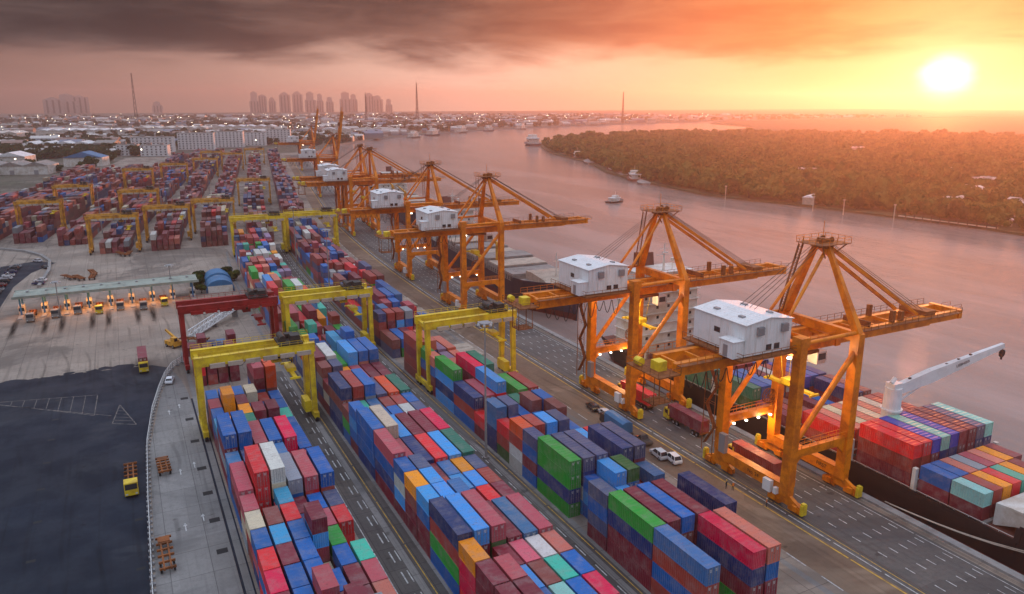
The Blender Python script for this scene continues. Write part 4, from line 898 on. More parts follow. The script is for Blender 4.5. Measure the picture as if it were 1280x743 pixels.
MB().box(-9.4, 63.61, 4.4, -8.0, 63.7, 5.4).box(-10, 59, 6.96, -9.9, 59.1, 8).build('breakwater_door', M['window'], shipA)
dr = MB().rail((-12.5, 58.5, 2.75), (-12.5, 158, 2.75), 1.1, 40).rail((12.5, 58.5, 2.75), (12.5, 158, 2.75), 1.1, 40); dr.build('deck_rail', M['offwhite'], shipA)
for y in (76.6, 90, 103.3, 128.6, 141.6, 154.8):
    lt = MB()
    for x in (-11.6, 11.6): lt.box(x - .4, y - .35, 2.7, x + .4, y + .35, 7.4)
    lt.box(-11.6, y - .12, 4.9, 11.6, y + .12, 5.1); lt.build('lashing_bridge', M['offwhite'], shipA)
dc = empty('deck_crane', (-1.4, 89.9, 0), 0, shipA)
MB().cyl((0, 0, 2.7), (0, 0, 11.6), 1.9, 18, 1.7).cyl((0, 0, 11.6), (0, 0, 11.95), 2.05, 18).build('pedestal', M['white'], dc)
MB().cyl((0, 0, 11.95), (0, 0, 16.2), 1.7, 18, 1.55).box(-1.2, -1.0, 15.2, 1.2, 1.0, 17.2).cyl((-.9, 0, 17.2), (.0, 0, 18.1), .45, 8).build('slewing_tower', M['white'], dc)
JD = Vector((.956, -.168, .249)).normalized(); J0 = Vector((.9, 0, 15.6)); J1 = J0 + JD * 8.0; J2 = J0 + JD * 26.5
jb = MB().beam(J0, J1, 1.2, 2.0, 1.3, 2.6); jb.beam(J1, J2, 1.3, 2.6, .7, 1.0); jb.build('jib', M['white'], dc)
MB().cyl((1.0, 0, 12.6), J0 + JD * 7.4 + Vector((0, 0, -.9)), .22, 8).build('luffing_cylinder', M['white'], dc)
hk = MB().beam(J2, J2 + Vector((0, 0, -1.1)), .12, .12).cyl(J2 + Vector((0, -.2, -1.7)), J2 + Vector((0, .2, -1.7)), .8, 12).cyl(J2 + Vector((0, 0, -2.4)), J2 + Vector((0, 0, -3.0)), .2, 6); hk.build('hook_block', M['cable'], dc)
for k, d in enumerate((3, 8, 12, 15, 18)): p = J0 + JD * d + Vector((0, 0, 1.1 - .02 * d)); MB().box(p.x - .25, p.y - .2, p.z - .1, p.x + .25, p.y + .2, p.z + .35).build('jib_sheave', M['cable'], dc)
text_part('lettering', 'LIEBHERR', .8, M['black'], dc, tuple(J0 + JD * 15.5 + Vector((0, -.66, .1))), (math.pi / 2, -math.atan2(JD.z, JD.x), math.atan2(JD.y, JD.x)))
for a, b_ in (((-11.0, 44, 5.6), (-15.4, 78, .6)), ((-11.0, 45, 5.6), (-15.4, 79, .6)), ((-9.5, 40, 5.9), (-15.4, 30, .6)), ((-11.5, 175, 3.2), (-15.4, 188, .5))):
    a, b_ = Vector(a), Vector(b_); MB().path([a.lerp(b_, q / 8) - Vector((0, 0, 1.6 * math.sin(math.pi * q / 8))) for q in range(9)], .09, 5).build('mooring_rope', M['beige'], shipA)
tag(shipA, 'black-hulled container ship with white deck crane alongside nearest cranes', 'ship', 'ships moored along the quay')
def feeder(x, y, rz, label, light):
    o = empty('container_ship', (x, y, 0), rz)
    st = [(0, .5, .2, 9.0), (5, 4.8, 1.2, 8.6), (12, 9.0, 4.2, 8.0), (20, 11.2, 8.6, 7.2), (28, 11.6, 10.6, 6.6), (30, 11.6, 11.0, 4.8), (120, 11.6, 11.2, 4.8), (140, 11.4, 10.2, 4.8), (150, 10.0, 5.5, 5.0)]
    inst('hull', hull_mesh('hull', st, [M['hullblue'], M['boot'], M['deckgrey']], -.6), o)
    MB().prism([(9, 8.2), (22, 7.0), (28, 6.7), (28, 9.6), (23, 9.9), (13, 9.2)], 0, -6.5, 6.5).build('forecastle', M['beige'], o)
    for k in range(7):
        y0 = 31 + k * 13.2; hb = MB().box(-10.4, y0, 4.8, 10.4, y0 + 12.0, 7.4 + .6 * (k % 3))
        b_o = hb.build('hatch_coaming', M['deckgrey'], o); MB().box(-10.2, y0 + .3, 7.42 + .6 * (k % 3), 10.2, y0 + 11.7, 7.8 + .6 * (k % 3)).build('hatch_cover', M['beige'] if (k + light) % 2 else M['deckgrey'], b_o)
        pn = MB().box(-10.46, -.5, 0, -10.41, .5, 1.4).mesh('panel', M['machine'])
        for q in range(5): inst('panel', pn, b_o, (0, y0 + 1.6 + q * 2.2, 5.3))
    MB().beam((0, 16, 9), (0, 16, 18), .5, .5, .2, .2).beam((-1.5, 16, 15), (1.5, 16, 15), .15, .15).build('foremast', M['offwhite'], o)
    superstructure(o, 0, 124, 136, 9.6, 4.8, 6)
    cr = MB().cyl((-6, 56, 4.8), (-6, 56, 15), 1.0, 12).beam((-6, 56, 15), (-6, 84, 17), .7, 1.2, .4, .5); cr.build('cargo_crane', M['amber'], o)
    cr = MB().cyl((-6, 96, 4.8), (-6, 96, 15), 1.0, 12).beam((-6, 96, 15), (-6, 120, 18), .7, 1.2, .4, .5); cr.build('cargo_crane', M['amber'], o)
    for s in (-1, 1): MB().rail((s * 11.5, 31, 5.6), (s * 11.5, 140, 5.6), 1.1, 40).build('deck_rail', M['deckgrey'], o)
    return tag(o, label, 'ship', 'ships moored along the quay')
feeder(134.5, 214, -.062, 'navy-hulled ship with pale hatch covers and empty deck, bow towards viewer', 0)
feeder(158.0, 402, -.125, 'dark ship moored beyond the pale-decked ship, partly behind cranes', 1)
def small_boat(name, x, y, L, rz, label, m, cat='boat', group=None, cabin=True):
    o = empty(name, (x, y, WZ), rz); b_ = L / 4.2
    mb = MB(); st = [(-L / 2, b_ * .75, 1.0), (-L * .2, b_, .95), (L * .2, b_ * .95, 1.1), (L * .4, b_ * .5, 1.5), (L / 2, .05, 1.9)]
    vs = []
    for y_, h_, z_ in st: vs += [(-h_, y_, z_ * L / 16), (-h_ * .7, y_, -.3), (h_ * .7, y_, -.3), (h_, y_, z_ * L / 16)]
    fs = []
    for i in range(len(st) - 1):
        a, c = 4 * i, 4 * i + 4
        for k in range(3): fs.append((a + k, a + k + 1, c + k + 1, c + k))
        fs.append((a + 3, a, c, c + 3))
    fs.append((0, 1, 2, 3)); mb.add(vs, fs); mb.build('hull', m, o)
    if cabin:
        z = .95 * L / 16; MB().box(-b_ * .6, -L * .3, z, b_ * .6, L * .16, z + L * .14).box(-b_ * .5, -L * .12, z + L * .14, b_ * .5, L * .1, z + L * .25).build('wheelhouse', M['offwhite'], o)
        MB().box(-b_ * .66, -L * .34, z + L * .14, b_ * .66, L * .2, z + L * .16).build('roof', M['white'], o); MB().beam((0, -L * .02, z + L * .25), (0, -L * .02, z + L * .42), .15, .15).build('mast', M['offwhite'], o)
        MB().box(-b_ * .62, -L * .25, z + L * .05, -b_ * .605, L * .12, z + L * .1).build('window', M['window'], o)
    return tag(o, label, cat, group)
small_boat('ferry', 330, 474, 17, R(-75), 'small white passenger ferry alone in mid river', M['hull'])
wk = MB()
for s in (-1, 1):
    for k in range(14): a = 12 + k * 13; wk.box(-a - 12, s * (1.5 + k * .5) - .8, WZ + .012, -a, s * (1.5 + k * .5) + .8, WZ + .03)
o = wk.build('boat_wake', M['water'], None, (330, 474, 0), R(15)); kind(o, 'stuff', 'faint wake trailing behind the ferry')
small_boat('cargo_vessel', 648, 1188, 60, R(-20), 'dark coaster with mast off the wooded point', M['hullblue'], 'ship')
BG = 'barges moored along the wooded bank'
for k, (x, y, L) in enumerate(((560, 884, 30), (530, 806, 34), (492, 700, 32), (474, 655, 28), (452, 606, 30), (440, 575, 24))):
    small_boat('barge', x - 9, y, L, R(-24), f"{ORD[k]} moored barge along the wooded bank counting from the point", M['deckgrey'] if k % 2 else M['deckred'], 'barge', BG, k % 2 == 0)
for k, (x, y) in enumerate(((565, 1560), (640, 1640), (760, 1760), (870, 1830), (1010, 1915))):
    small_boat('riverside_vessel', x, y, 46 + 6 * (k % 3), R(-52), f"pale vessel lying at the hazy north shore, {ORD[k]} from the quay cranes", M['hullblue'] if k % 2 else M['deckgrey'], 'ship', 'vessels along the north shore')

# ------------------------------------------------------------------ vehicles, people
def wheel_mesh(r, w): return MB().cyl((-w / 2, 0, r), (w / 2, 0, r), r, 14).cyl((-w / 2 - .01, 0, r), (w / 2 + .01, 0, r), r * .55, 10, mi=1).mesh('wheel', [M['black'], M['steelbar']])
CW = wheel_mesh(.33, .22); TW = wheel_mesh(.52, .30)
def car_body(suv, pickup=False):
    h = 1.0 if not suv else 1.05; mb = MB()
    mb.prism([(-2.25, .35), (2.2, .35), (2.3, .6), (2.2, .85), (1.1, .98), (-2.2, h), (-2.32, .7)], 0, -.88, .88)
    return mb.mesh('body', M['car'])
def car_cabin(suv, pickup):
    top = 1.75 if suv else 1.45; y0 = -2.1 if suv else -1.75
    if pickup: y0 = -.5; top = 1.75
    p = [(y0, .98), (1.15, .95), (.35, top), (y0 + .35, top)]; mb = MB(); vs = []
    for s, w in ((-1, 1), (1, 1)):
        for i, (y, z) in enumerate(p): vs.append((s * (.84 if i < 2 else .68), y, z))
    mb.add(vs, [(0, 1, 5, 4), (1, 2, 6, 5), (2, 3, 7, 6), (3, 0, 4, 7), (0, 3, 2, 1), (4, 5, 6, 7)]); glass = mb.mesh('cabin_glass', M['glass'])
    rf = MB(); rf.box(-.69, y0 + .33, top - .01, .69, .38, top + .04)
    for s in (-1, 1):
        rf.beam((s * .84, 1.15, .96), (s * .69, .36, top), .08, .08); rf.beam((s * .84, y0, .98), (s * .69, y0 + .35, top), .1, .12); rf.beam((s * .855, (y0 + .7) / 1.6, .97), (s * .69, (y0 + .9) / 1.6, top), .06, .1)
    return glass, rf.mesh('roof', M['car'])
CB = {k: (car_body(k == 'suv'), ) + car_cabin(k != 'sedan', k == 'pickup') for k in ('sedan', 'suv', 'pickup')}
HL = MB().box(-.18, -.03, -.08, .18, .03, .08).mesh('headlight', M['mark'])
def car(kindn, x, y, rz, rgb, label, group):
    o = empty('parked_car', (x, y, .016), rz); c = srgb(*rgb)
    for n_, me in zip(('body', 'cabin_glass', 'roof'), CB[kindn]): q = inst(n_, me, o); q.color = c
    for xx in (-.78, .78):
        for yy in (-1.4, 1.4): inst('wheel', CW, o, (xx, yy, 0))
        inst('headlight', HL, o, (xx * .8, 2.27, .72))
    if kindn == 'pickup': MB().box(-.75, -2.15, .9, .75, -.55, 1.005).build('cargo_bed', M['machine'], o)
    return tag(o, label, 'car', group)
QG = 'cars parked by the quay apron'
car('suv', 92.6, 110.0, R(-8), (235, 235, 235), 'white SUV parked beside the right container block', QG); car('suv', 91.3, 112.8, R(-6), (190, 195, 200), 'silver SUV tucked behind the white SUV', QG); car('pickup', 92.6, 119.6, R(-4), (90, 85, 78), 'brown-grey pickup parked ahead of the SUVs', QG)
car('sedan', 92.9, 139.8, R(-8), (30, 30, 34), 'black car parked beside a blue container near the quay road', QG); car('sedan', 93.4, 135.6, R(-8), (215, 218, 220), 'white sedan parked next to the black car', QG); car('pickup', 92.2, 130.6, R(-6), (200, 200, 205), 'pale pickup behind the blue tarpaulin truck', QG)
car('sedan', 5.5, 204.5, R(-10), (225, 228, 232), 'white car on the pale lane by the guard fence', None)
PG = 'cars in the lot beside the toll gate'
cc = [(225, 225, 225), (40, 42, 48), (150, 155, 160), (30, 45, 90), (200, 200, 205), (110, 20, 25), (60, 62, 66)]
cn = ['white', 'black', 'silver', 'navy', 'pale grey', 'dark red', 'charcoal']
n_ = 0
for col_, X0 in enumerate((-47.5, -55.5)):
    for k in range(11):
        i = (k * 3 + col_ * 2) % 7; car(('sedan', 'suv', 'sedan', 'pickup')[(k + col_) % 4], X0 + .25 * k, 322 + k * 6.6 + random.uniform(-.8, .8), R(80 + random.uniform(-6, 6)), cc[i], f"{cn[i]} car, {ORD[k]} from gate in {'outer' if col_ else 'inner'} parked row", PG)
for k, (x, y, rz, i) in enumerate(((-37.6, 398, 40, 4), (-33.5, 380, 25, 1), (-33.2, 352, 70, 0), (-33.5, 346, 72, 3), (-36, 331, 85, 4), (-33, 331, 80, 1), (-62, 250, 5, 6))):
    car('sedan', x, y, R(rz), cc[i], f"{cn[i]} car on the bend by the low wall, {ORD[k]} from the far end", PG)
def make_truck(paint, trailer=True, cabwhite=False):
    o = empty('terminal_truck'); cp = M['white'] if cabwhite else paint
    cb = MB(); cb.prism([(2.4, .55), (4.45, .55), (4.5, 1.5), (4.2, 2.9), (2.4, 3.0)], 0, -1.15, 1.15); c_o = cb.build('cab', cp, o)
    MB().prism([(4.47, 1.75), (4.26, 2.72), (4.31, 2.72), (4.53, 1.75)], 0, -1.0, 1.0).build('windscreen', M['glass'], c_o)
    for s in (-1, 1): a, b_ = sorted((s * 1.152, s * 1.175)); MB().box(a, 2.9, 1.7, b_, 3.9, 2.6).build('side_window', M['glass'], c_o); MB().box(s * .8 - .2, 4.5, .75, s * .8 + .2, 4.56, 1.0).build('headlight', M['mark'], c_o)
    ch = MB()
    for s in (-.45, .45): ch.box(s - .12, -8.2 if trailer else -1, .95, s + .12, 2.5, 1.3)
    for y in ([-8, -6.5, -4.8, -3, -1.2, .6, 2] if trailer else [0]): ch.box(-1.15, y - .12, 1.0, 1.15, y + .12, 1.32)
    ch.box(-1.2, -8.3, 1.0, 1.2, -8.05, 1.4); ch.build('chassis', M['orange2'], o)
    for y in (3.4, .9, -.3, -5.6, -6.9):
        for s in (-1, 1): inst('wheel', TW, o, (s * .95, y, 0))
    return o
TG = 'terminal trucks working in the port'
tw = make_truck(M['yellow']); tfirst = [tw]
def truck(x, y, rz, label, colour=None, proto=None, L=40, cont_label=None):
    o = tfirst.pop() if tfirst and proto is None else copy_tree(proto or tw); X, Y = BW(x, y); o.location = (X, Y, .016); o.rotation_euler = (0, 0, rz); tag(o, label, 'truck', TG)
    if colour:
        d = Vector((math.sin(-rz), math.cos(rz), 0)) * (-2.6 if L == 40 else -4.5)
        new_container(dict(x=X + d.x, y=Y + d.y, z=1.36, rz=rz, L=L, c=colour, label=cont_label or label.replace('truck', 'trailer load'), group='containers carried on trucks', d=0))
    return o
truck(104.6, 140.8, 0, 'yellow-cab truck under the second crane with bright red load', 'red', cont_label='bright red long container on a truck under the second crane')
truck(105.4, 123.5, 0, 'yellow-cab truck between the two near cranes with maroon load', 'maroon', cont_label='maroon long container on a truck between the two near cranes')
truck(104.6, 102.0, 0, 'truck standing inside the nearest crane portal', 'brick', cont_label='brick-red container on a truck inside the nearest crane portal')
truck(-.2, 219.0, math.pi, 'yellow-cab truck turning onto the dark asphalt with maroon load', 'maroon', cont_label='maroon container on the truck at the asphalt corner')
tr1 = truck(-4.6, 147.5, math.pi, 'yellow-cab truck with empty skeletal trailer on dark asphalt')
def trailer(x, y, rz, label, L=9.5):
    o = empty('skeletal_trailer', BW(x, y) + (.016,), rz); ch = MB()
    for s in (-.5, .5): ch.box(s - .13, -L / 2, .95, s + .13, L / 2, 1.3)
    for k in range(6): yy = -L / 2 + .3 + k * (L - .6) / 5; ch.box(-1.2, yy - .13, 1.0, 1.2, yy + .13, 1.34)
    ch.box(-.9, L / 2 - 2.0, 1.3, .9, L / 2 - .3, 1.42); ch.build('chassis', M['orange2'], o)
    for yy in (-L / 2 + 1.2, -L / 2 + 2.5):
        for s in (-1, 1): inst('wheel', TW, o, (s * .95, yy, 0))
    for s in (-.6, .6): MB().box(s - .1, L / 2 - 2.3, 0, s + .1, L / 2 - 2.1, 1.0).build('landing_leg', M['machine'], o)
    return tag(o, label, 'trailer', 'rust-orange skeletal trailers')
trailer(1.2, 152.5, .04, 'short rust-orange trailer standing against the guard fence', 7); trailer(-.3, 119.5, .02, 'long rust-orange trailer lower down along the guard fence', 10)
for k, (x, y, rz) in enumerate(((-29, 352, .5), (-25, 349, .35), (-21, 358, .2), (-20, 349, -.1), (-13.5, 398, .3), (-10, 396, -.2), (14, 238, 1.0))):
    trailer(x, y, rz, f"rust-orange trailer in the cluster behind the gate, {ORD[k]} from left" if k < 6 else 'rust-orange trailer by the white truss under the red gantry', 9)
twg = make_truck(M['deckgrey'], True); M['machine'].name = 'dark_machinery'
lanesx = [-31.5, -24.5, -18, -11.5, -5.0, 2.2, 9.0]
for k, x in enumerate(lanesx):
    o = twg if k == 0 else copy_tree(twg if k % 3 else tw); o.location = (x, 289 + (k * 37 % 5), .012); o.rotation_euler = (0, 0, math.pi)
    tag(o, f"truck emerging from the toll gate, {ORD[k]} lane from left", 'truck', 'trucks leaving the toll gate')
def person(x, y, rz, label, vest=True):
    me = bpy.data.meshes.new('person')
    J = [(0, 0, .95), (0, 0, 1.2), (0, 0, 1.42), (0, .02, 1.55), (0, .02, 1.70), (-.1, 0, .9), (-.11, .05, .5), (-.12, 0, .06), (.1, 0, .9), (.12, -.03, .5), (.13, -.1, .06), (-.2, 0, 1.4), (-.26, .03, 1.15), (-.24, .12, .9), (.2, 0, 1.4), (.27, -.03, 1.15), (.25, .08, .9), (-.12, .12, .04), (.13, .02, .04)]
    Ed = [(0, 1), (1, 2), (2, 3), (3, 4), (0, 5), (5, 6), (6, 7), (7, 17), (0, 8), (8, 9), (9, 10), (10, 18), (2, 11), (11, 12), (12, 13), (2, 14), (14, 15), (15, 16)]
    Rr = [.15, .15, .15, .06, .105, .1, .07, .05, .1, .07, .05, .07, .05, .04, .07, .05, .04, .045, .045]
    me.from_pydata(J, Ed, []); o = inst('person', me, None, (x, y, .02), rz); md = o.modifiers.new('skin', 'SKIN'); o.modifiers.new('sub', 'SUBSURF').levels = 1
    for i, r_ in enumerate(Rr): me.skin_vertices[0].data[i].radius = (r_, r_)
    me.skin_vertices[0].data[0].use_root = True
    dg = bpy.context.evaluated_depsgraph_get(); m2 = bpy.data.meshes.new_from_object(o.evaluated_get(dg)); o.modifiers.clear(); o.data = m2
    m2.materials.clear()
    for m_ in (M['cloth'], M['vest'] if vest else M['cloth'], M['skin']): m2.materials.append(m_)
    for p in m2.polygons:
        z = p.center.z; p.material_index = 2 if z > 1.5 else (1 if z > .93 and abs(p.center.x) < .22 else 0); p.use_smooth = True
    hm = MB().cyl((0, .02, 1.70), (0, .02, 1.84), .135, 10, .06); hm.build('helmet', M['mark'] if vest else M['yellow'], o)
    return tag(o, label, 'person', 'dock workers')
person(94.3, 96.4, .4, 'worker in dark clothes standing on the apron beside the nearest crane', False); person(94.9, 95.3, -.6, 'worker in orange vest beside the other worker on the apron'); person(96.0, 88.0, 1.0, 'lone worker in orange vest near the crane bogie')
# ------------------------------------------------------------------ gate, sheds, poles, fence
gt = empty('toll_gate', (0, 0, 0))
rf = MB().prism([(294.5, 6.3), (304.5, 6.3), (304.5, 6.9), (299.5, 7.25), (294.5, 6.9)], 0, -36.5, 21.0)
for k in range(30): x = -36.3 + k * 1.96; rf.prism([(294.6, 6.91), (299.5, 7.26), (304.4, 6.91), (299.5, 7.32)], 0, x, x + .12)
rf.box(-36.9, 294.2, 6.1, 21.4, 294.45, 7.0); rf.box(-36.9, 304.55, 6.1, 21.4, 304.8, 7.0); rf.build('roof', M['greenroof'], gt)
for k in range(9):
    x = -34.9 + k * 6.75
    MB().box(x - .25, 296, .02, x + .25, 296.5, 6.3).build('column', M['blueroof'], gt); MB().box(x - .25, 302.6, .02, x + .25, 303.1, 6.3).build('column', M['blueroof'], gt)
    b_o = MB().box(x - .9, 297.5, .02, x + .9, 301.5, 2.9).build('booth', M['offwhite'], gt); MB().box(x - .93, 297.9, 1.2, x - .91, 301.1, 2.3).build('window', M['glass'], b_o); MB().box(x - .8, 297.46, 1.2, x + .8, 297.49, 2.3).build('window', M['glass'], b_o)
    MB().box(x - .7, 290.5, .0, x + .7, 297.4, .18).build('kerb_island', M['conc'], gt)
for k in range(10): MB().box(-33 + k * 5.6, 299, 7.3, -32.2 + k * 5.6, 300, 7.6).build('roof_vent', M['steelbar'], gt)
for k in range(8): MB().box(-31.5 + k * 6.75 - .4, 295.3, 6.1, -31.5 + k * 6.75 + .4, 295.5, 6.28).build('gate_lamp', M['lamp'], gt)
tag(gt, 'long pale-green canopy of the toll gate with booths beneath', 'toll gate')
for k in range(7):
    ld = bpy.data.lights.new('gate_lamp', 'POINT'); ld.energy = 900; ld.color = (1, .36, .07); ld.shadow_soft_size = .4
    lo = bpy.data.objects.new('gate_lamp', ld); COL.objects.link(lo); lo.location = (-31.5 + k * 6.75, 295.6, 5.6)
mt_ = bpy.data.materials.new('dark_ground_streak'); mt_.use_nodes = True; t = NT(mt_.node_tree); uvw = t.n('ShaderNodeTexCoord').outputs['Object']; sp_ = t.n('ShaderNodeSeparateXYZ', i_0=uvw)
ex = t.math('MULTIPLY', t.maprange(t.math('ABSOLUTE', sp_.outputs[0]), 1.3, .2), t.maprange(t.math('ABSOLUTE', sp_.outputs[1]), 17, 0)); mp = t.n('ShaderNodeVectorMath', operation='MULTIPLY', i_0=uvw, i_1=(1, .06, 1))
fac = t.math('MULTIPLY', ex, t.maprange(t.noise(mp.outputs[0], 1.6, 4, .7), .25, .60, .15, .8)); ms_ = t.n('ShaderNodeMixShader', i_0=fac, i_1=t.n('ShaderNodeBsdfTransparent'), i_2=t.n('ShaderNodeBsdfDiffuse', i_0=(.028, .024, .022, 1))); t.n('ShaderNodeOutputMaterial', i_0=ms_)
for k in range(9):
    me = bpy.data.meshes.new('dark_streak'); me.from_pydata([(-1.3, -17, 0), (1.3, -17, 0), (1.3, 17, 0), (-1.3, 17, 0)], [], [(0, 1, 2, 3)]); me.materials.append(mt_); inst('dark_streak', me, yard, (-34.9 + k * 6.75 + (1.2 if k % 2 else -.8), 279, .014))  # dark streaks on the paving before the gate, fading to sides and ends
qs = empty('arched_shed', (29.2, 300, 0), R(-3))
def arch(y0, y1, r, m, name):
    mb = MB(); n = 14; vs = []
    for y in (y0, y1):
        for k in range(n + 1): a = math.pi * k / n; vs.append((r * math.cos(a), y, 1.2 + r * .72 * math.sin(a)))
    mb.add(vs, [(k, k + 1, n + 2 + k, n + 1 + k) for k in range(n)] + [tuple(range(n + 1)), tuple(range(2 * n + 1, n, -1))])
    for s in (-1, 1): mb.box(min(s * r, s * (r - .3)), y0, 0, max(s * r, s * (r - .3)), y1, 1.2)
    return mb.build(name, m, qs)
arch(0, 9.5, 5.0, M['blueroof'], 'arched_roof'); arch(13.5, 23, 5.0, M['blueroof'], 'arched_roof'); arch(9.55, 13.45, 3.9, M['white'], 'link_roof')
MB().box(-4.4, -.12, .0, 4.4, -.02, 2.6).build('end_wall', M['offwhite'], qs)
tag(qs, 'blue arched twin shed with white link roof beside the gate', 'shed')
tt = empty('truss_gangway', (14, 243, 0), math.atan2(262 - 243, 29.5 - 14) - math.pi / 2); Lr = 25
for s in (-1, 1):
    tm = MB().beam((s * 1.1, 0, .4), (s * 1.1, Lr, 3.0), .25, .3).beam((s * 1.1, 0, 2.2), (s * 1.1, Lr, 4.8), .25, .3)
    for k in range(11): y0, y1 = k * Lr / 11, (k + 1) * Lr / 11; tm.beam((s * 1.1, y0, .4 + 2.6 * y0 / Lr), (s * 1.1, y1, 2.2 + 2.6 * y1 / Lr), .16, .16); tm.beam((s * 1.1, y0, .4 + 2.6 * y0 / Lr), (s * 1.1, y0, 2.2 + 2.6 * y0 / Lr), .16, .16)
    tm.build('side_truss', M['white'], tt)
MB().beam((0, 0, .45), (0, Lr, 3.05), 2.0, .12).build('deck', M['conc'], tt)
for y in (1, 12, 24): MB().box(-1, y - .2, 0, 1, y + .2, .5 + 2.6 * y / Lr).build('support', M['conc'], tt)
tag(tt, 'white steel truss ramp lying on the concrete behind red gantry', 'ramp')
fe = empty('guard_fence', (0, 0, 0)); FP = [Vector(p + (0,)) for p in ((-3.1, 20), (-2.75, 80), (-2.55, 111), (-2.0, 140), (-1.2, 165), (.6, 184), (2.7, 198), (4.6, 208), (6.8, 215.5), (9.5, 219.5))]
pts = []
for a, b_ in zip(FP[:-1], FP[1:]):
    n = max(1, int((b_ - a).length / 1.9)); pts += [a.lerp(b_, i / n) for i in range(n)]
pts.append(FP[-1]); pm = MB().box(-.11, -.11, 0, .11, .11, 1.9).box(-.4, -.3, 0, .4, .3, .35).mesh('post', M['steelbar'])
for p in pts: inst('post', pm, fe, p)
for a, b_ in zip(pts[:-1], pts[1:]):
    rm = MB()
    for z in (.5, .95, 1.4, 1.8): rm.beam(a + Vector((0, 0, z)), b_ + Vector((0, 0, z)), .10, .15)
    rm.beam(a + Vector((0, 0, .35)), b_ + Vector((0, 0, 1.45)), .05, .05); rm.build('rail_panel', M['mark'], fe)
tag(fe, 'pale metal guard fence curving along the edge of the dark asphalt', 'fence')
lw = MB(); WP = [(-70, 446), (-56, 440), (-45, 428), (-37, 412), (-32.5, 395), (-31.5, 372), (-33, 340)]
for a, b_ in zip(WP[:-1], WP[1:]): lw.beam(a + (.5,), b_ + (.5,), 1.2, 1.0)
tag(lw.build('kerb_wall', M['conc']), 'low dark concrete wall curving around the car lot', 'wall')
def lamp_mast(x, y, h, label, lit=False):
    o = empty('lamp_mast', BW(x, y) + (0,)); MB().cyl((0, 0, 0), (0, 0, h), .28, 10, .12).box(-.5, -.5, 0, .5, .5, .5).build('pole', M['conc'], o)
    MB().cyl((0, 0, h), (0, 0, h + .3), 1.2, 12).build('head_ring', M['steelbar'], o)
    fl = MB().box(-.25, -.2, -.25, .25, .2, .15).mesh('floodlight', M['lampw'] if lit else M['mark'])
    for k in range(6): a = k * math.pi / 3; inst('floodlight', fl, o, (1.3 * math.cos(a), 1.3 * math.sin(a), h), a)
    return tag(o, label, 'lamp mast', 'tall floodlight masts in the yard')
for x, y, h, lab in ((59.6, 128, 28.5, 'tall floodlight mast rising between middle and right blocks'), (60.5, 335, 26, 'floodlight mast near the far end of the middle lane'), (61.8, 268, 26, 'floodlight mast behind the yellow gantry over the middle block'), (-30, 470, 26, 'floodlight mast beside the amber gantry above parked cars'), (-2, 500, 26, 'floodlight mast behind the gantry nearest the toll gate'),
                     (18, 620, 28, 'slim floodlight mast among distant gantries'), (-50, 560, 28, 'floodlight mast at the left yard edge'), (9.8, 300, 12, 'short lamp post behind the right end of the gate roof'), (-25, 288, 12, 'short lamp post before the left end of the gate roof')):
    lamp_mast(x, y, h, lab)
o = empty('loading_machine', (8.5, 236, 0), .5); MB().box(-1.3, -2.5, .7, 1.3, 2.5, 1.9).box(-1.2, -2.4, 1.9, 0, -.6, 3.3).build('body', M['amber'], o); MB().beam((.5, -2, 2.0), (.5, 4.2, 4.4), .5, .6).build('boom', M['amber'], o); MB().box(-1.1, -2.45, 2.2, -.1, -2.41, 3.1).build('window', M['glass'], o)
for s in (-1, 1):
    for y in (-1.6, 1.6): inst('wheel', TW, o, (s * 1.2, y, 0))
tag(o, 'amber loading machine beside the red gantry leg', 'loader')
HG = 'pale hatch covers laid out by the right block'
for k, (x, y) in enumerate(((83.6, 236), (83.8, 252), (83.2, 268), (83.6, 300), (83.0, 322), (82, 192))):
    X, Y = BW(x, y); q = MB().box(-4.2, -6, .2, 4.2, 6, .75)
    for i in range(5): q.box(-4.25, -5.2 + i * 2.5, .75, 4.25, -4.9 + i * 2.5, .83)
    for i in range(3): q.box(-3 + i * 2.7, -5.9, 0, -2.6 + i * 2.7, 5.9, .2)
    tag(q.build('hatch_cover', M['beige'], None, (X, Y, .02), BR(y)), f"flat beige hatch cover on the ground, {ORD[k]} one going up the quay" if k < 5 else 'flat beige hatch cover behind the yellow gantry nearest quay', 'hatch cover', HG)
blue_t = empty('tarpaulin_truck', (90.8, 127.2, .016), -.05); MB().prism([(-1.3, 1.3), (1.3, 1.3), (1.25, 3.4), (.5, 3.75), (-.5, 3.75), (-1.25, 3.4)], 1, -4.5, 3.0).build('tarpaulin', M['blueroof'], blue_t); MB().box(-1.2, -5, .8, 1.2, 5.2, 1.3).prism([(3.2, .6), (5.2, .6), (5.1, 2.6), (3.2, 2.7)], 0, -1.15, 1.15).build('cab', M['machine'], blue_t)
for y in (-3.6, -2.3, 4): 
    for s in (-1, 1): inst('wheel', TW, blue_t, (s * .95, y, 0))
tag(blue_t, 'truck with blue tarpaulin load beside the right block', 'truck')
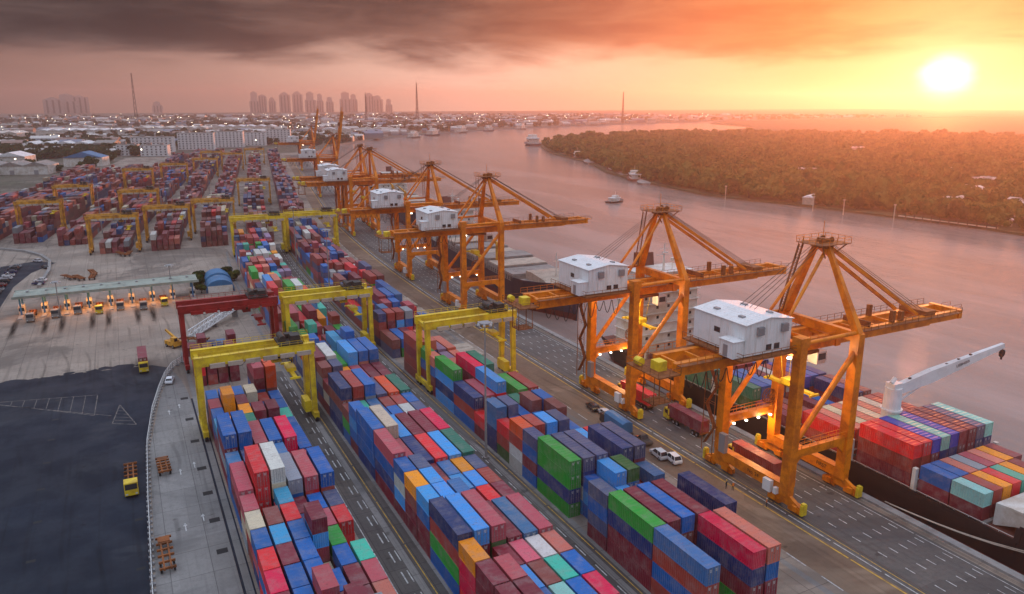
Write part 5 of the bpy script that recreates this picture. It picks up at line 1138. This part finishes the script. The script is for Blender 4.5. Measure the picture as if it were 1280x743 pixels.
# ------------------------------------------------------------------ trees
def crown_quads(n, rx, rz, leaf, seed, lumps=7):
    rg = np.random.RandomState(seed); C = rg.normal(size=(lumps, 3)); C /= np.linalg.norm(C, axis=1)[:, None]; C *= np.array([rx, rx, rz]) * .55; rad = rg.uniform(.42, .62, lumps)
    k = rg.randint(0, lumps, n); d = rg.normal(size=(n, 3)); d /= np.linalg.norm(d, axis=1)[:, None]
    P = C[k] + d * (rg.uniform(.75, 1.05, n) * rad[k])[:, None] * np.array([rx, rx, rz]); P[:, 2] += rz
    a = rg.normal(size=(n, 3)); a /= np.linalg.norm(a, axis=1)[:, None]; u = np.cross(d, a); u /= np.linalg.norm(u, axis=1)[:, None] + 1e-9; w = np.cross(u, d + .6 * a); w /= np.linalg.norm(w, axis=1)[:, None] + 1e-9
    s = (leaf * rg.uniform(.6, 1.25, n))[:, None]
    return np.stack([P - u * s - w * s * .7, P + u * s - w * s * .55, P + u * s * .9 + w * s * .7, P - u * s * .8 + w * s * .6], 1)     # n,4,3
def quads_to_mesh(name, Q, m):
    return quad_mesh(name, Q.reshape(-1, 3), np.arange(len(Q) * 4).reshape(-1, 4), m)
CRN = [quads_to_mesh('crown', crown_quads(900, 5.2, 3.9, .62, 11 + i), M['leaf'] if i % 2 else M['leafd']) for i in range(4)]
TRK = []
for i in range(2):
    tk = MB().cyl((0, 0, -1), (.2, .1, 3.2), .42, 8, .28)
    for k in range(5): a = k * 1.3 + i; tk.cyl((.2, .1, 2.6), (2.4 * math.cos(a), 2.4 * math.sin(a), 5.2 + .4 * (k % 3)), .2, 6, .07)
    TRK.append(tk.mesh('trunk', M['bark']))
def tree(x, y, s, label, group, z=0, k=0):
    o = empty('tree', (x, y, z), random.uniform(0, 6)); o.scale = (s, s, s * random.uniform(.85, 1.15)); inst('trunk', TRK[k % 2], o); inst('crown', CRN[k % 4], o, (0, 0, 1.6)); return tag(o, label, 'tree', group)
def shore(i0, i1, n):
    pts_ = [Vector(p) for p in isl[i0:i1 + 1]]; ln = [(b_ - a).length for a, b_ in zip(pts_[:-1], pts_[1:])]; tot = sum(ln); out = []
    for k in range(n):
        d = (k + .5) / n * tot
        for a, b_, l_ in zip(pts_[:-1], pts_[1:], ln):
            if d <= l_: out.append(a.lerp(b_, d / l_)); break
            d -= l_
    return out
for k, p in enumerate(shore(1, 14, 38)):
    s = random.uniform(.75, 1.45) * (1.1 if p.y < 500 else 1.0)
    if k in (27, 31): continue
    tree(p.x + random.uniform(5, 13), p.y + random.uniform(-6, 6), s, f"riverside tree at the wooded bank's edge, {ORD[k]} from the point" if k < 38 else '', 'trees along the far river bank', -1.6, k)
for k, (x, y, s) in enumerate(((24.0, 322, .55), (22.8, 316, .5), (22.2, 309, .45), (22.6, 302, .4), (34.5, 322, .6), (36.5, 318, .45))):
    tree(x, y, s, f"small dark tree beside the blue arched shed, {ORD[k]} along the hedge row", 'trees by the arched shed', 0, k)
def in_poly(x, y, P):
    c = False; n = len(P); j = n - 1
    for i in range(n):
        if (P[i][1] > y) != (P[j][1] > y) and x < (P[j][0] - P[i][0]) * (y - P[i][1]) / (P[j][1] - P[i][1] + 1e-9) + P[i][0]: c = not c
        j = i
    return c
LOWC = [crown_quads(95, 6.2, 4.4, 1.55, 40 + i, 6) for i in range(5)]
def forest(name, pts_, z, m, label, smin=.8, smax=1.5, tall=0):
    Q = []
    for x, y in pts_:
        q = LOWC[random.randrange(5)]; s = random.uniform(smin, smax) * (1.6 if tall and random.random() < .05 else 1); a = random.uniform(0, 6.28); c_, s_ = math.cos(a), math.sin(a); r = q * s
        Q.append(np.stack([r[..., 0] * c_ - r[..., 1] * s_ + x, r[..., 0] * s_ + r[..., 1] * c_ + y, r[..., 2] * random.uniform(.8, 1.2) + z + 1.0], -1))
    o = inst(name, quads_to_mesh(name, np.concatenate(Q), m)); return kind(o, 'stuff', label)
def in_view(x, y, margin=1.08):
    r = x * math.cos(YAW) - y * math.sin(YAW); f = x * math.sin(YAW) + y * math.cos(YAW); return f > 10 and abs(r / f) < .674 * margin
clear_ = [(447, 345, 14), (520, 330, 26), (540, 400, 20), (610, 380, 24), (560, 300, 34), (500, 262, 22), (590, 240, 30), (640, 330, 26), (540, 215, 30), (700, 420, 36), (800, 380, 36), (620, 560, 24), (760, 520, 30), (900, 500, 40), (750, 700, 30), (1000, 800, 40)]
pts_ = []
while len(pts_) < 6200:
    t_ = random.random(); d = 440 + 1500 * t_ ** 1.5; a = YAW + R(random.uniform(-5, 38)); x, y = d * math.sin(a), d * math.cos(a)
    if in_poly(x, y, isl) and in_view(x, y) and in_poly(x - 7, y, isl) and not any((x - a_) ** 2 + (y - b_) ** 2 < r_ * r_ for a_, b_, r_ in clear_): pts_.append((x, y))
forest('woodland', pts_, -1.6, M['leaf'], 'dense low woodland covering the far bank', .45, 1.25, 1)
pts_ = []
while len(pts_) < 2600:
    t_ = random.random(); d = 1150 + 3200 * t_ ** 1.4; a = YAW + R(random.uniform(-37, 36)); x, y = d * math.sin(a), d * math.cos(a)
    if in_poly(x, y, land) and (y > 1130 or x < -110) and math.sin(x * .004 + 1.3) * math.sin(y * .005) + .5 * math.sin(x * .011 + y * .007) > -.05: pts_.append((x, y))
for k in range(150): pts_.append((random.uniform(-330, -120) + 60 * (k % 3), random.uniform(900, 1240)))
forest('town_trees', pts_, 0, M['leafd'], 'belts of dark trees between the town buildings', .8, 1.5)

# ------------------------------------------------------------------ town, far shore, masts
def apartment(x, y, w, d, floors, rz, label, group, m=None):
    o = empty('apartment_block', (x, y, 0), rz); h = floors * 3.4 + 1
    MB().box(-w / 2, 0, 0, w / 2, d, h).build('wall', m or M['white'], o); MB().box(-w / 2 - .4, -.4, h, w / 2 + .4, d + .4, h + .5).box(-w * .3, d * .3, h + .5, -w * .3 + 6, d * .3 + 5, h + 3.6).box(w * .2, d * .3, h + .5, w * .2 + 4, d * .3 + 4, h + 2.6).build('roof', M['deckgrey'], o)
    wm = MB().box(-1.0, -.12, -.75, 1.0, .0, .75).mesh('window', M['window']); n = int(w / 5.2)
    for f in range(floors):
        for i in range(n): inst('window', wm, o, (-w / 2 + (i + .5) * w / n, -.01, f * 3.4 + 2.4))
        MB().box(-w / 2, -.5, f * 3.4 + .8, w / 2, -.02, f * 3.4 + 1.1).build('balcony_slab', m or M['white'], o)
    return tag(o, label, 'building', group)
AG = 'white apartment blocks beyond the yard'
for k, (x, y, w, fl) in enumerate(((46, 1225, 56, 6), (108, 1262, 52, 7), (160, 1300, 44, 7), (205, 1340, 36, 6), (250, 1370, 40, 7), (12, 1160, 26, 4), (44, 1130, 34, 4))):
    apartment(x, y, w, 16, fl, -.30, f"white {'low ' if k > 4 else ''}apartment block with rows of windows, {ORD[k]} from left" if k < 5 else f"low white block before the apartments, {ORD[k - 5]} from left", AG)
def warehouse(x, y, w, d, h, rz, label, roofm, group='warehouses behind the yard'):
    o = empty('warehouse', (x, y, 0), rz); MB().box(-w / 2, 0, 0, w / 2, d, h).build('wall', M['offwhite'], o)
    n = max(1, int(w / 22))
    for i in range(n):
        a, b_ = -w / 2 + i * w / n - .2, -w / 2 + (i + 1) * w / n - .3
        MB().prism([(a, h), (b_, h), ((a + b_) / 2, h + (b_ - a) * .16)], 1, -1, d + 1).build('roof', roofm, o)
    dm = MB().box(-2, -.15, 0, 2, 0, 4.2).mesh('door', M['steelbar'])
    for i in range(n): inst('door', dm, o, (-w / 2 + (i + .5) * w / n, -.01, 0))
    return tag(o, label, 'warehouse', group)
for k, (x, y, w, d, h, rm, lab) in enumerate(((-150, 742, 60, 40, 9, 'blueroof', 'blue-roofed warehouse at the left picture edge'), (-95, 905, 66, 30, 9, 'deckgrey', 'grey-roofed warehouse behind the leftmost gantries'), (-165, 900, 70, 34, 8, 'white', 'pale-roofed shed beyond the blue warehouse'), (-35, 985, 40, 26, 10, 'blueroof', 'small blue-roofed building before the trees'),
        (-120, 1010, 60, 30, 12, 'white', 'long white workshop at the left edge of the yard'), (-70, 1350, 120, 40, 9, 'white', 'long pale shed before the tree belt'), (-260, 1800, 190, 60, 12, 'offwhite', 'leftmost of the long pale halls below the horizon'), (-60, 1880, 180, 60, 12, 'white', 'second long pale hall below the horizon'), (120, 1960, 150, 60, 12, 'offwhite', 'third long pale hall, by the slim mast'),
        (290, 2040, 150, 60, 11, 'white', 'fourth long pale hall, behind the apartments'), (260, 1600, 120, 50, 10, 'deckgrey', 'grey hall behind the farthest cranes'), (420, 1640, 60, 30, 14, 'white', 'white block on the north shore by the river'), (560, 1790, 80, 30, 9, 'offwhite', 'pale shed along the north shore'), (720, 1990, 90, 30, 9, 'white', 'white shed farther along the north shore'))):
    warehouse(x, y, w, d, h, -.28, lab, M[rm])
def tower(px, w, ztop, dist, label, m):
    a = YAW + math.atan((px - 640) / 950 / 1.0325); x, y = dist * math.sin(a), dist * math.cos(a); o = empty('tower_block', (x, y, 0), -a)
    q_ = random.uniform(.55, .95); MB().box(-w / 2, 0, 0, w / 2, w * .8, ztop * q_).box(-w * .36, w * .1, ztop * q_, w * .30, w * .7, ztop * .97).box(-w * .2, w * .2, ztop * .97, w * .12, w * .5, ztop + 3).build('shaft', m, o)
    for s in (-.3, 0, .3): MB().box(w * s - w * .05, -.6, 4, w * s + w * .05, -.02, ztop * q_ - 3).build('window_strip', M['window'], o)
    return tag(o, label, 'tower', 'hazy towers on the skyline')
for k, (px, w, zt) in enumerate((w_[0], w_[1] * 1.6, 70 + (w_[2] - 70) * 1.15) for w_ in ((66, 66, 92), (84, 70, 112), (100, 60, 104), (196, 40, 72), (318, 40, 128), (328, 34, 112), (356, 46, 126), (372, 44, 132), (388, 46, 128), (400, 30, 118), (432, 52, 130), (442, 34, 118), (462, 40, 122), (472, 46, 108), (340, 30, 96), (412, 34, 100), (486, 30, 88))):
    tower(px, w, zt, 5500 + 90 * (k % 4), f"hazy skyline tower, {ORD[k]} counting from the left" if k < 14 else f"low hazy skyline tower, {ORD[k - 14]} of the shorter ones", M['hazeconc'])
def lattice_mast(px, dist, h, label):
    a = YAW + math.atan((px - 640) / 950 / 1.0325); x, y = dist * math.sin(a), dist * math.cos(a); o = empty('lattice_mast', (x, y, 0)); b_ = h / 34
    q = [(-b_, -b_), (b_, -b_), (b_, b_), (-b_, b_)]; mb = MB()
    for x_, y_ in q: mb.beam((x_, y_, 0), (x_ * .15, y_ * .15, h), b_ * .30, b_ * .30)
    mb.build('mast_legs', M['machine'], o); br = MB()
    for k in range(10):
        z0, z1 = h * k / 10, h * (k + 1) / 10; f0, f1 = 1 - .85 * k / 10, 1 - .85 * (k + 1) / 10
        for i in range(4): a_, c_ = q[i], q[(i + 1) % 4]; br.beam((a_[0] * f0, a_[1] * f0, z0), (c_[0] * f1, c_[1] * f1, z1), b_ * .16, b_ * .16)
    br.build('bracing', M['machine'], o); return tag(o, label, 'mast', 'lattice masts')
lattice_mast(168, 2500, 150, 'tall slim lattice mast above the left town'); lattice_mast(521, 2900, 140, 'lattice mast on the skyline right of the towers'); lattice_mast(779, 2700, 104, 'faint lattice mast beyond the wooded bank'); lattice_mast(457, 2600, 100, 'short lattice mast beside the far cranes')
# low houses: far too many and too small to count
HV, HF, HC = [], [], []
def house(x, y, w, d, h, a, c, rc):
    o = len(HV); ca_, sa_ = math.cos(a), math.sin(a)
    for (lx_, ly_, lz_) in ((-w, -d, 0), (w, -d, 0), (w, d, 0), (-w, d, 0), (-w, -d, h), (w, -d, h), (w, d, h), (-w, d, h), (-w, 0, h * 1.35), (w, 0, h * 1.35)):
        HV.append((x + lx_ * ca_ - ly_ * sa_, y + lx_ * sa_ + ly_ * ca_, lz_)); HC.append(rc if lz_ >= h else c)
    for f in ((0, 1, 5, 4), (1, 2, 6, 5), (2, 3, 7, 6), (3, 0, 4, 7), (4, 5, 9, 8), (6, 7, 8, 9), (5, 6, 9, 9), (7, 4, 8, 8)): HF.append(tuple(o + i for i in f))
hcol = [(.46, .43, .40, 1), (.34, .31, .28, 1), (.24, .22, .20, 1), (.58, .55, .52, 1), (.24, .14, .11, 1), (.14, .18, .25, 1)]
k = 0
while k < 1700:
    d = 1180 + 3300 * random.random() ** 1.5; a = YAW + R(random.uniform(-37, 36)); x, y = d * math.sin(a), d * math.cos(a)
    if not (in_poly(x, y, land) and y > 1400 - (300 if x < 0 else 0)): continue
    s = random.choice((1, 1, 1, 1.6, 2.6)); house(x, y, random.uniform(5, 9) * s, random.uniform(4, 6) * s, random.uniform(4, 9) * (1 + .3 * (s > 2)), random.uniform(-.6, .2), random.choice(hcol), random.choice(hcol)); k += 1
for k in range(70):
    while True:
        x, y = random.uniform(-330, -125), random.uniform(640, 1050)
        if True: break
    s = random.choice((1, 1, 1.8)); house(x, y, random.uniform(6, 10) * s, random.uniform(5, 7) * s, random.uniform(5, 8), -.2, random.choice(hcol), random.choice(hcol))
for cx_, cy_, r_ in clear_[1:]:
    for k in range(7):
        a = random.uniform(0, 6.28); q = r_ * random.uniform(0, .7); house(cx_ + q * math.cos(a), cy_ + q * math.sin(a), random.uniform(3, 6), random.uniform(2.5, 4), random.uniform(3, 4), a, hcol[k % 4], hcol[(k * 2) % 4])
mh_ = bpy.data.materials.new('house_walls'); mh_.use_nodes = True; t = NT(mh_.node_tree); t.n('ShaderNodeOutputMaterial', i_0=t.n('ShaderNodeBsdfPrincipled', i_0=t.n('ShaderNodeAttribute', attribute_name='Col').outputs['Color']))
me = bpy.data.meshes.new('town_houses'); me.from_pydata(HV, [], [tuple(dict.fromkeys(f)) for f in HF]); at = me.attributes.new('Col', 'FLOAT_COLOR', 'POINT'); at.data.foreach_set('color', np.array(HC, np.float32).ravel()); me.materials.append(mh_)
kind(inst('town_houses', me), 'stuff', 'sprawl of low pale houses of the hazy town')
LV, LF = [], []
def bulb(x, y, z, r):
    o = len(LV); LV.extend([(x + r, y, z), (x - r, y, z), (x, y + r, z), (x, y - r, z), (x, y, z + r), (x, y, z - r)]); LF.extend([tuple(o + i for i in f) for f in ((0, 2, 4), (2, 1, 4), (1, 3, 4), (3, 0, 4), (2, 0, 5), (1, 2, 5), (3, 1, 5), (0, 3, 5))])
k = 0
while k < 210:
    d = 1500 + 2300 * random.random(); a = YAW + R(random.uniform(-36, 16)); x, y = d * math.sin(a), d * math.cos(a)
    if in_poly(x, y, land): bulb(x, y, random.uniform(9, 22), d * random.uniform(.0002, .0005)); k += 1
for px, dist in ((170, 1010), (8, 900), (68, 1500), (147, 1700), (316, 1200)): a = YAW + math.atan((px - 640) / 980); bulb(dist * math.sin(a), dist * math.cos(a), 16, .9)
me = bpy.data.meshes.new('city_lights'); me.from_pydata(LV, [], LF); me.materials.append(M['lampw']); kind(inst('city_lights', me), 'stuff', 'scattered lit street lamps of the town')
# river bank buildings and piers across the water
def shed(x, y, w, d, h, rz, label, rm): 
    o = empty('riverside_shed', (x, y, -1.6), rz); MB().box(-w / 2, -d / 2, 0, w / 2, d / 2, h).build('wall', M['beige'], o); MB().prism([(-d / 2 - .6, h), (d / 2 + .6, h), (0, h + 1.4)], 0, -w / 2 - .6, w / 2 + .6).build('roof', rm, o)
    return tag(o, label, 'shed', 'sheds on the far bank')
shed(446, 394, 15, 8, 5, .5, 'white-roofed boathouse at the water edge of the far bank', M['white']); shed(520, 330, 16, 9, 4, .2, 'pale-roofed house in the clearing across the river', M['white']); shed(470, 268, 9, 6, 4, .6, 'small white pavilion on the jetty across the river', M['white']); shed(610, 380, 18, 10, 5, -.2, 'pale house among trees behind the clearing', M['offwhite'])
jt = empty('river_jetty', (0, 0, 0)); MB().beam((446, 322, -1.2), (452, 262, -1.2), 2.0, .4).build('deck', M['beige'], jt); pl = MB().cyl((0, 0, -5), (0, 0, 1.2), .3, 6).mesh('pile', M['bark'])
for k in range(12): p = Vector((445, 322, 0)).lerp(Vector((451, 262, 0)), k / 11); inst('pile', pl, jt, p)
tag(jt, 'long thin jetty along the far river bank', 'jetty')
for k, (x, y) in enumerate(((424, 372), (428, 350), (436, 318), (418, 452))): tag(MB().cyl((0, 0, WZ - 1), (0, 0, 7), .35, 6).box(-.6, -.6, 6.6, .6, .6, 7.2).build('mooring_post', M['beige'], None, (x, y, 0)), f"tall mooring post standing in the water, {ORD[k]} along the far bank", 'post', 'mooring posts across the river')

# ------------------------------------------------------------------ haze
hz = MB().box(-6000, -2500, -9, 7500, 6000, 154); hm_ = bpy.data.materials.new('haze_air'); hm_.use_nodes = True; t = NT(hm_.node_tree)
pv = t.n('ShaderNodeVolumePrincipled'); pv.inputs['Color'].default_value = (.76, .60, .56, 1); pv.inputs['Density'].default_value = 1.9e-4; pv.inputs['Anisotropy'].default_value = .70
ho = t.n('ShaderNodeOutputMaterial'); t.t.links.new(pv.outputs[0], ho.inputs['Volume'])
o = hz.build('haze', hm_); kind(o, 'stuff', 'warm sunset haze hanging over the whole port')
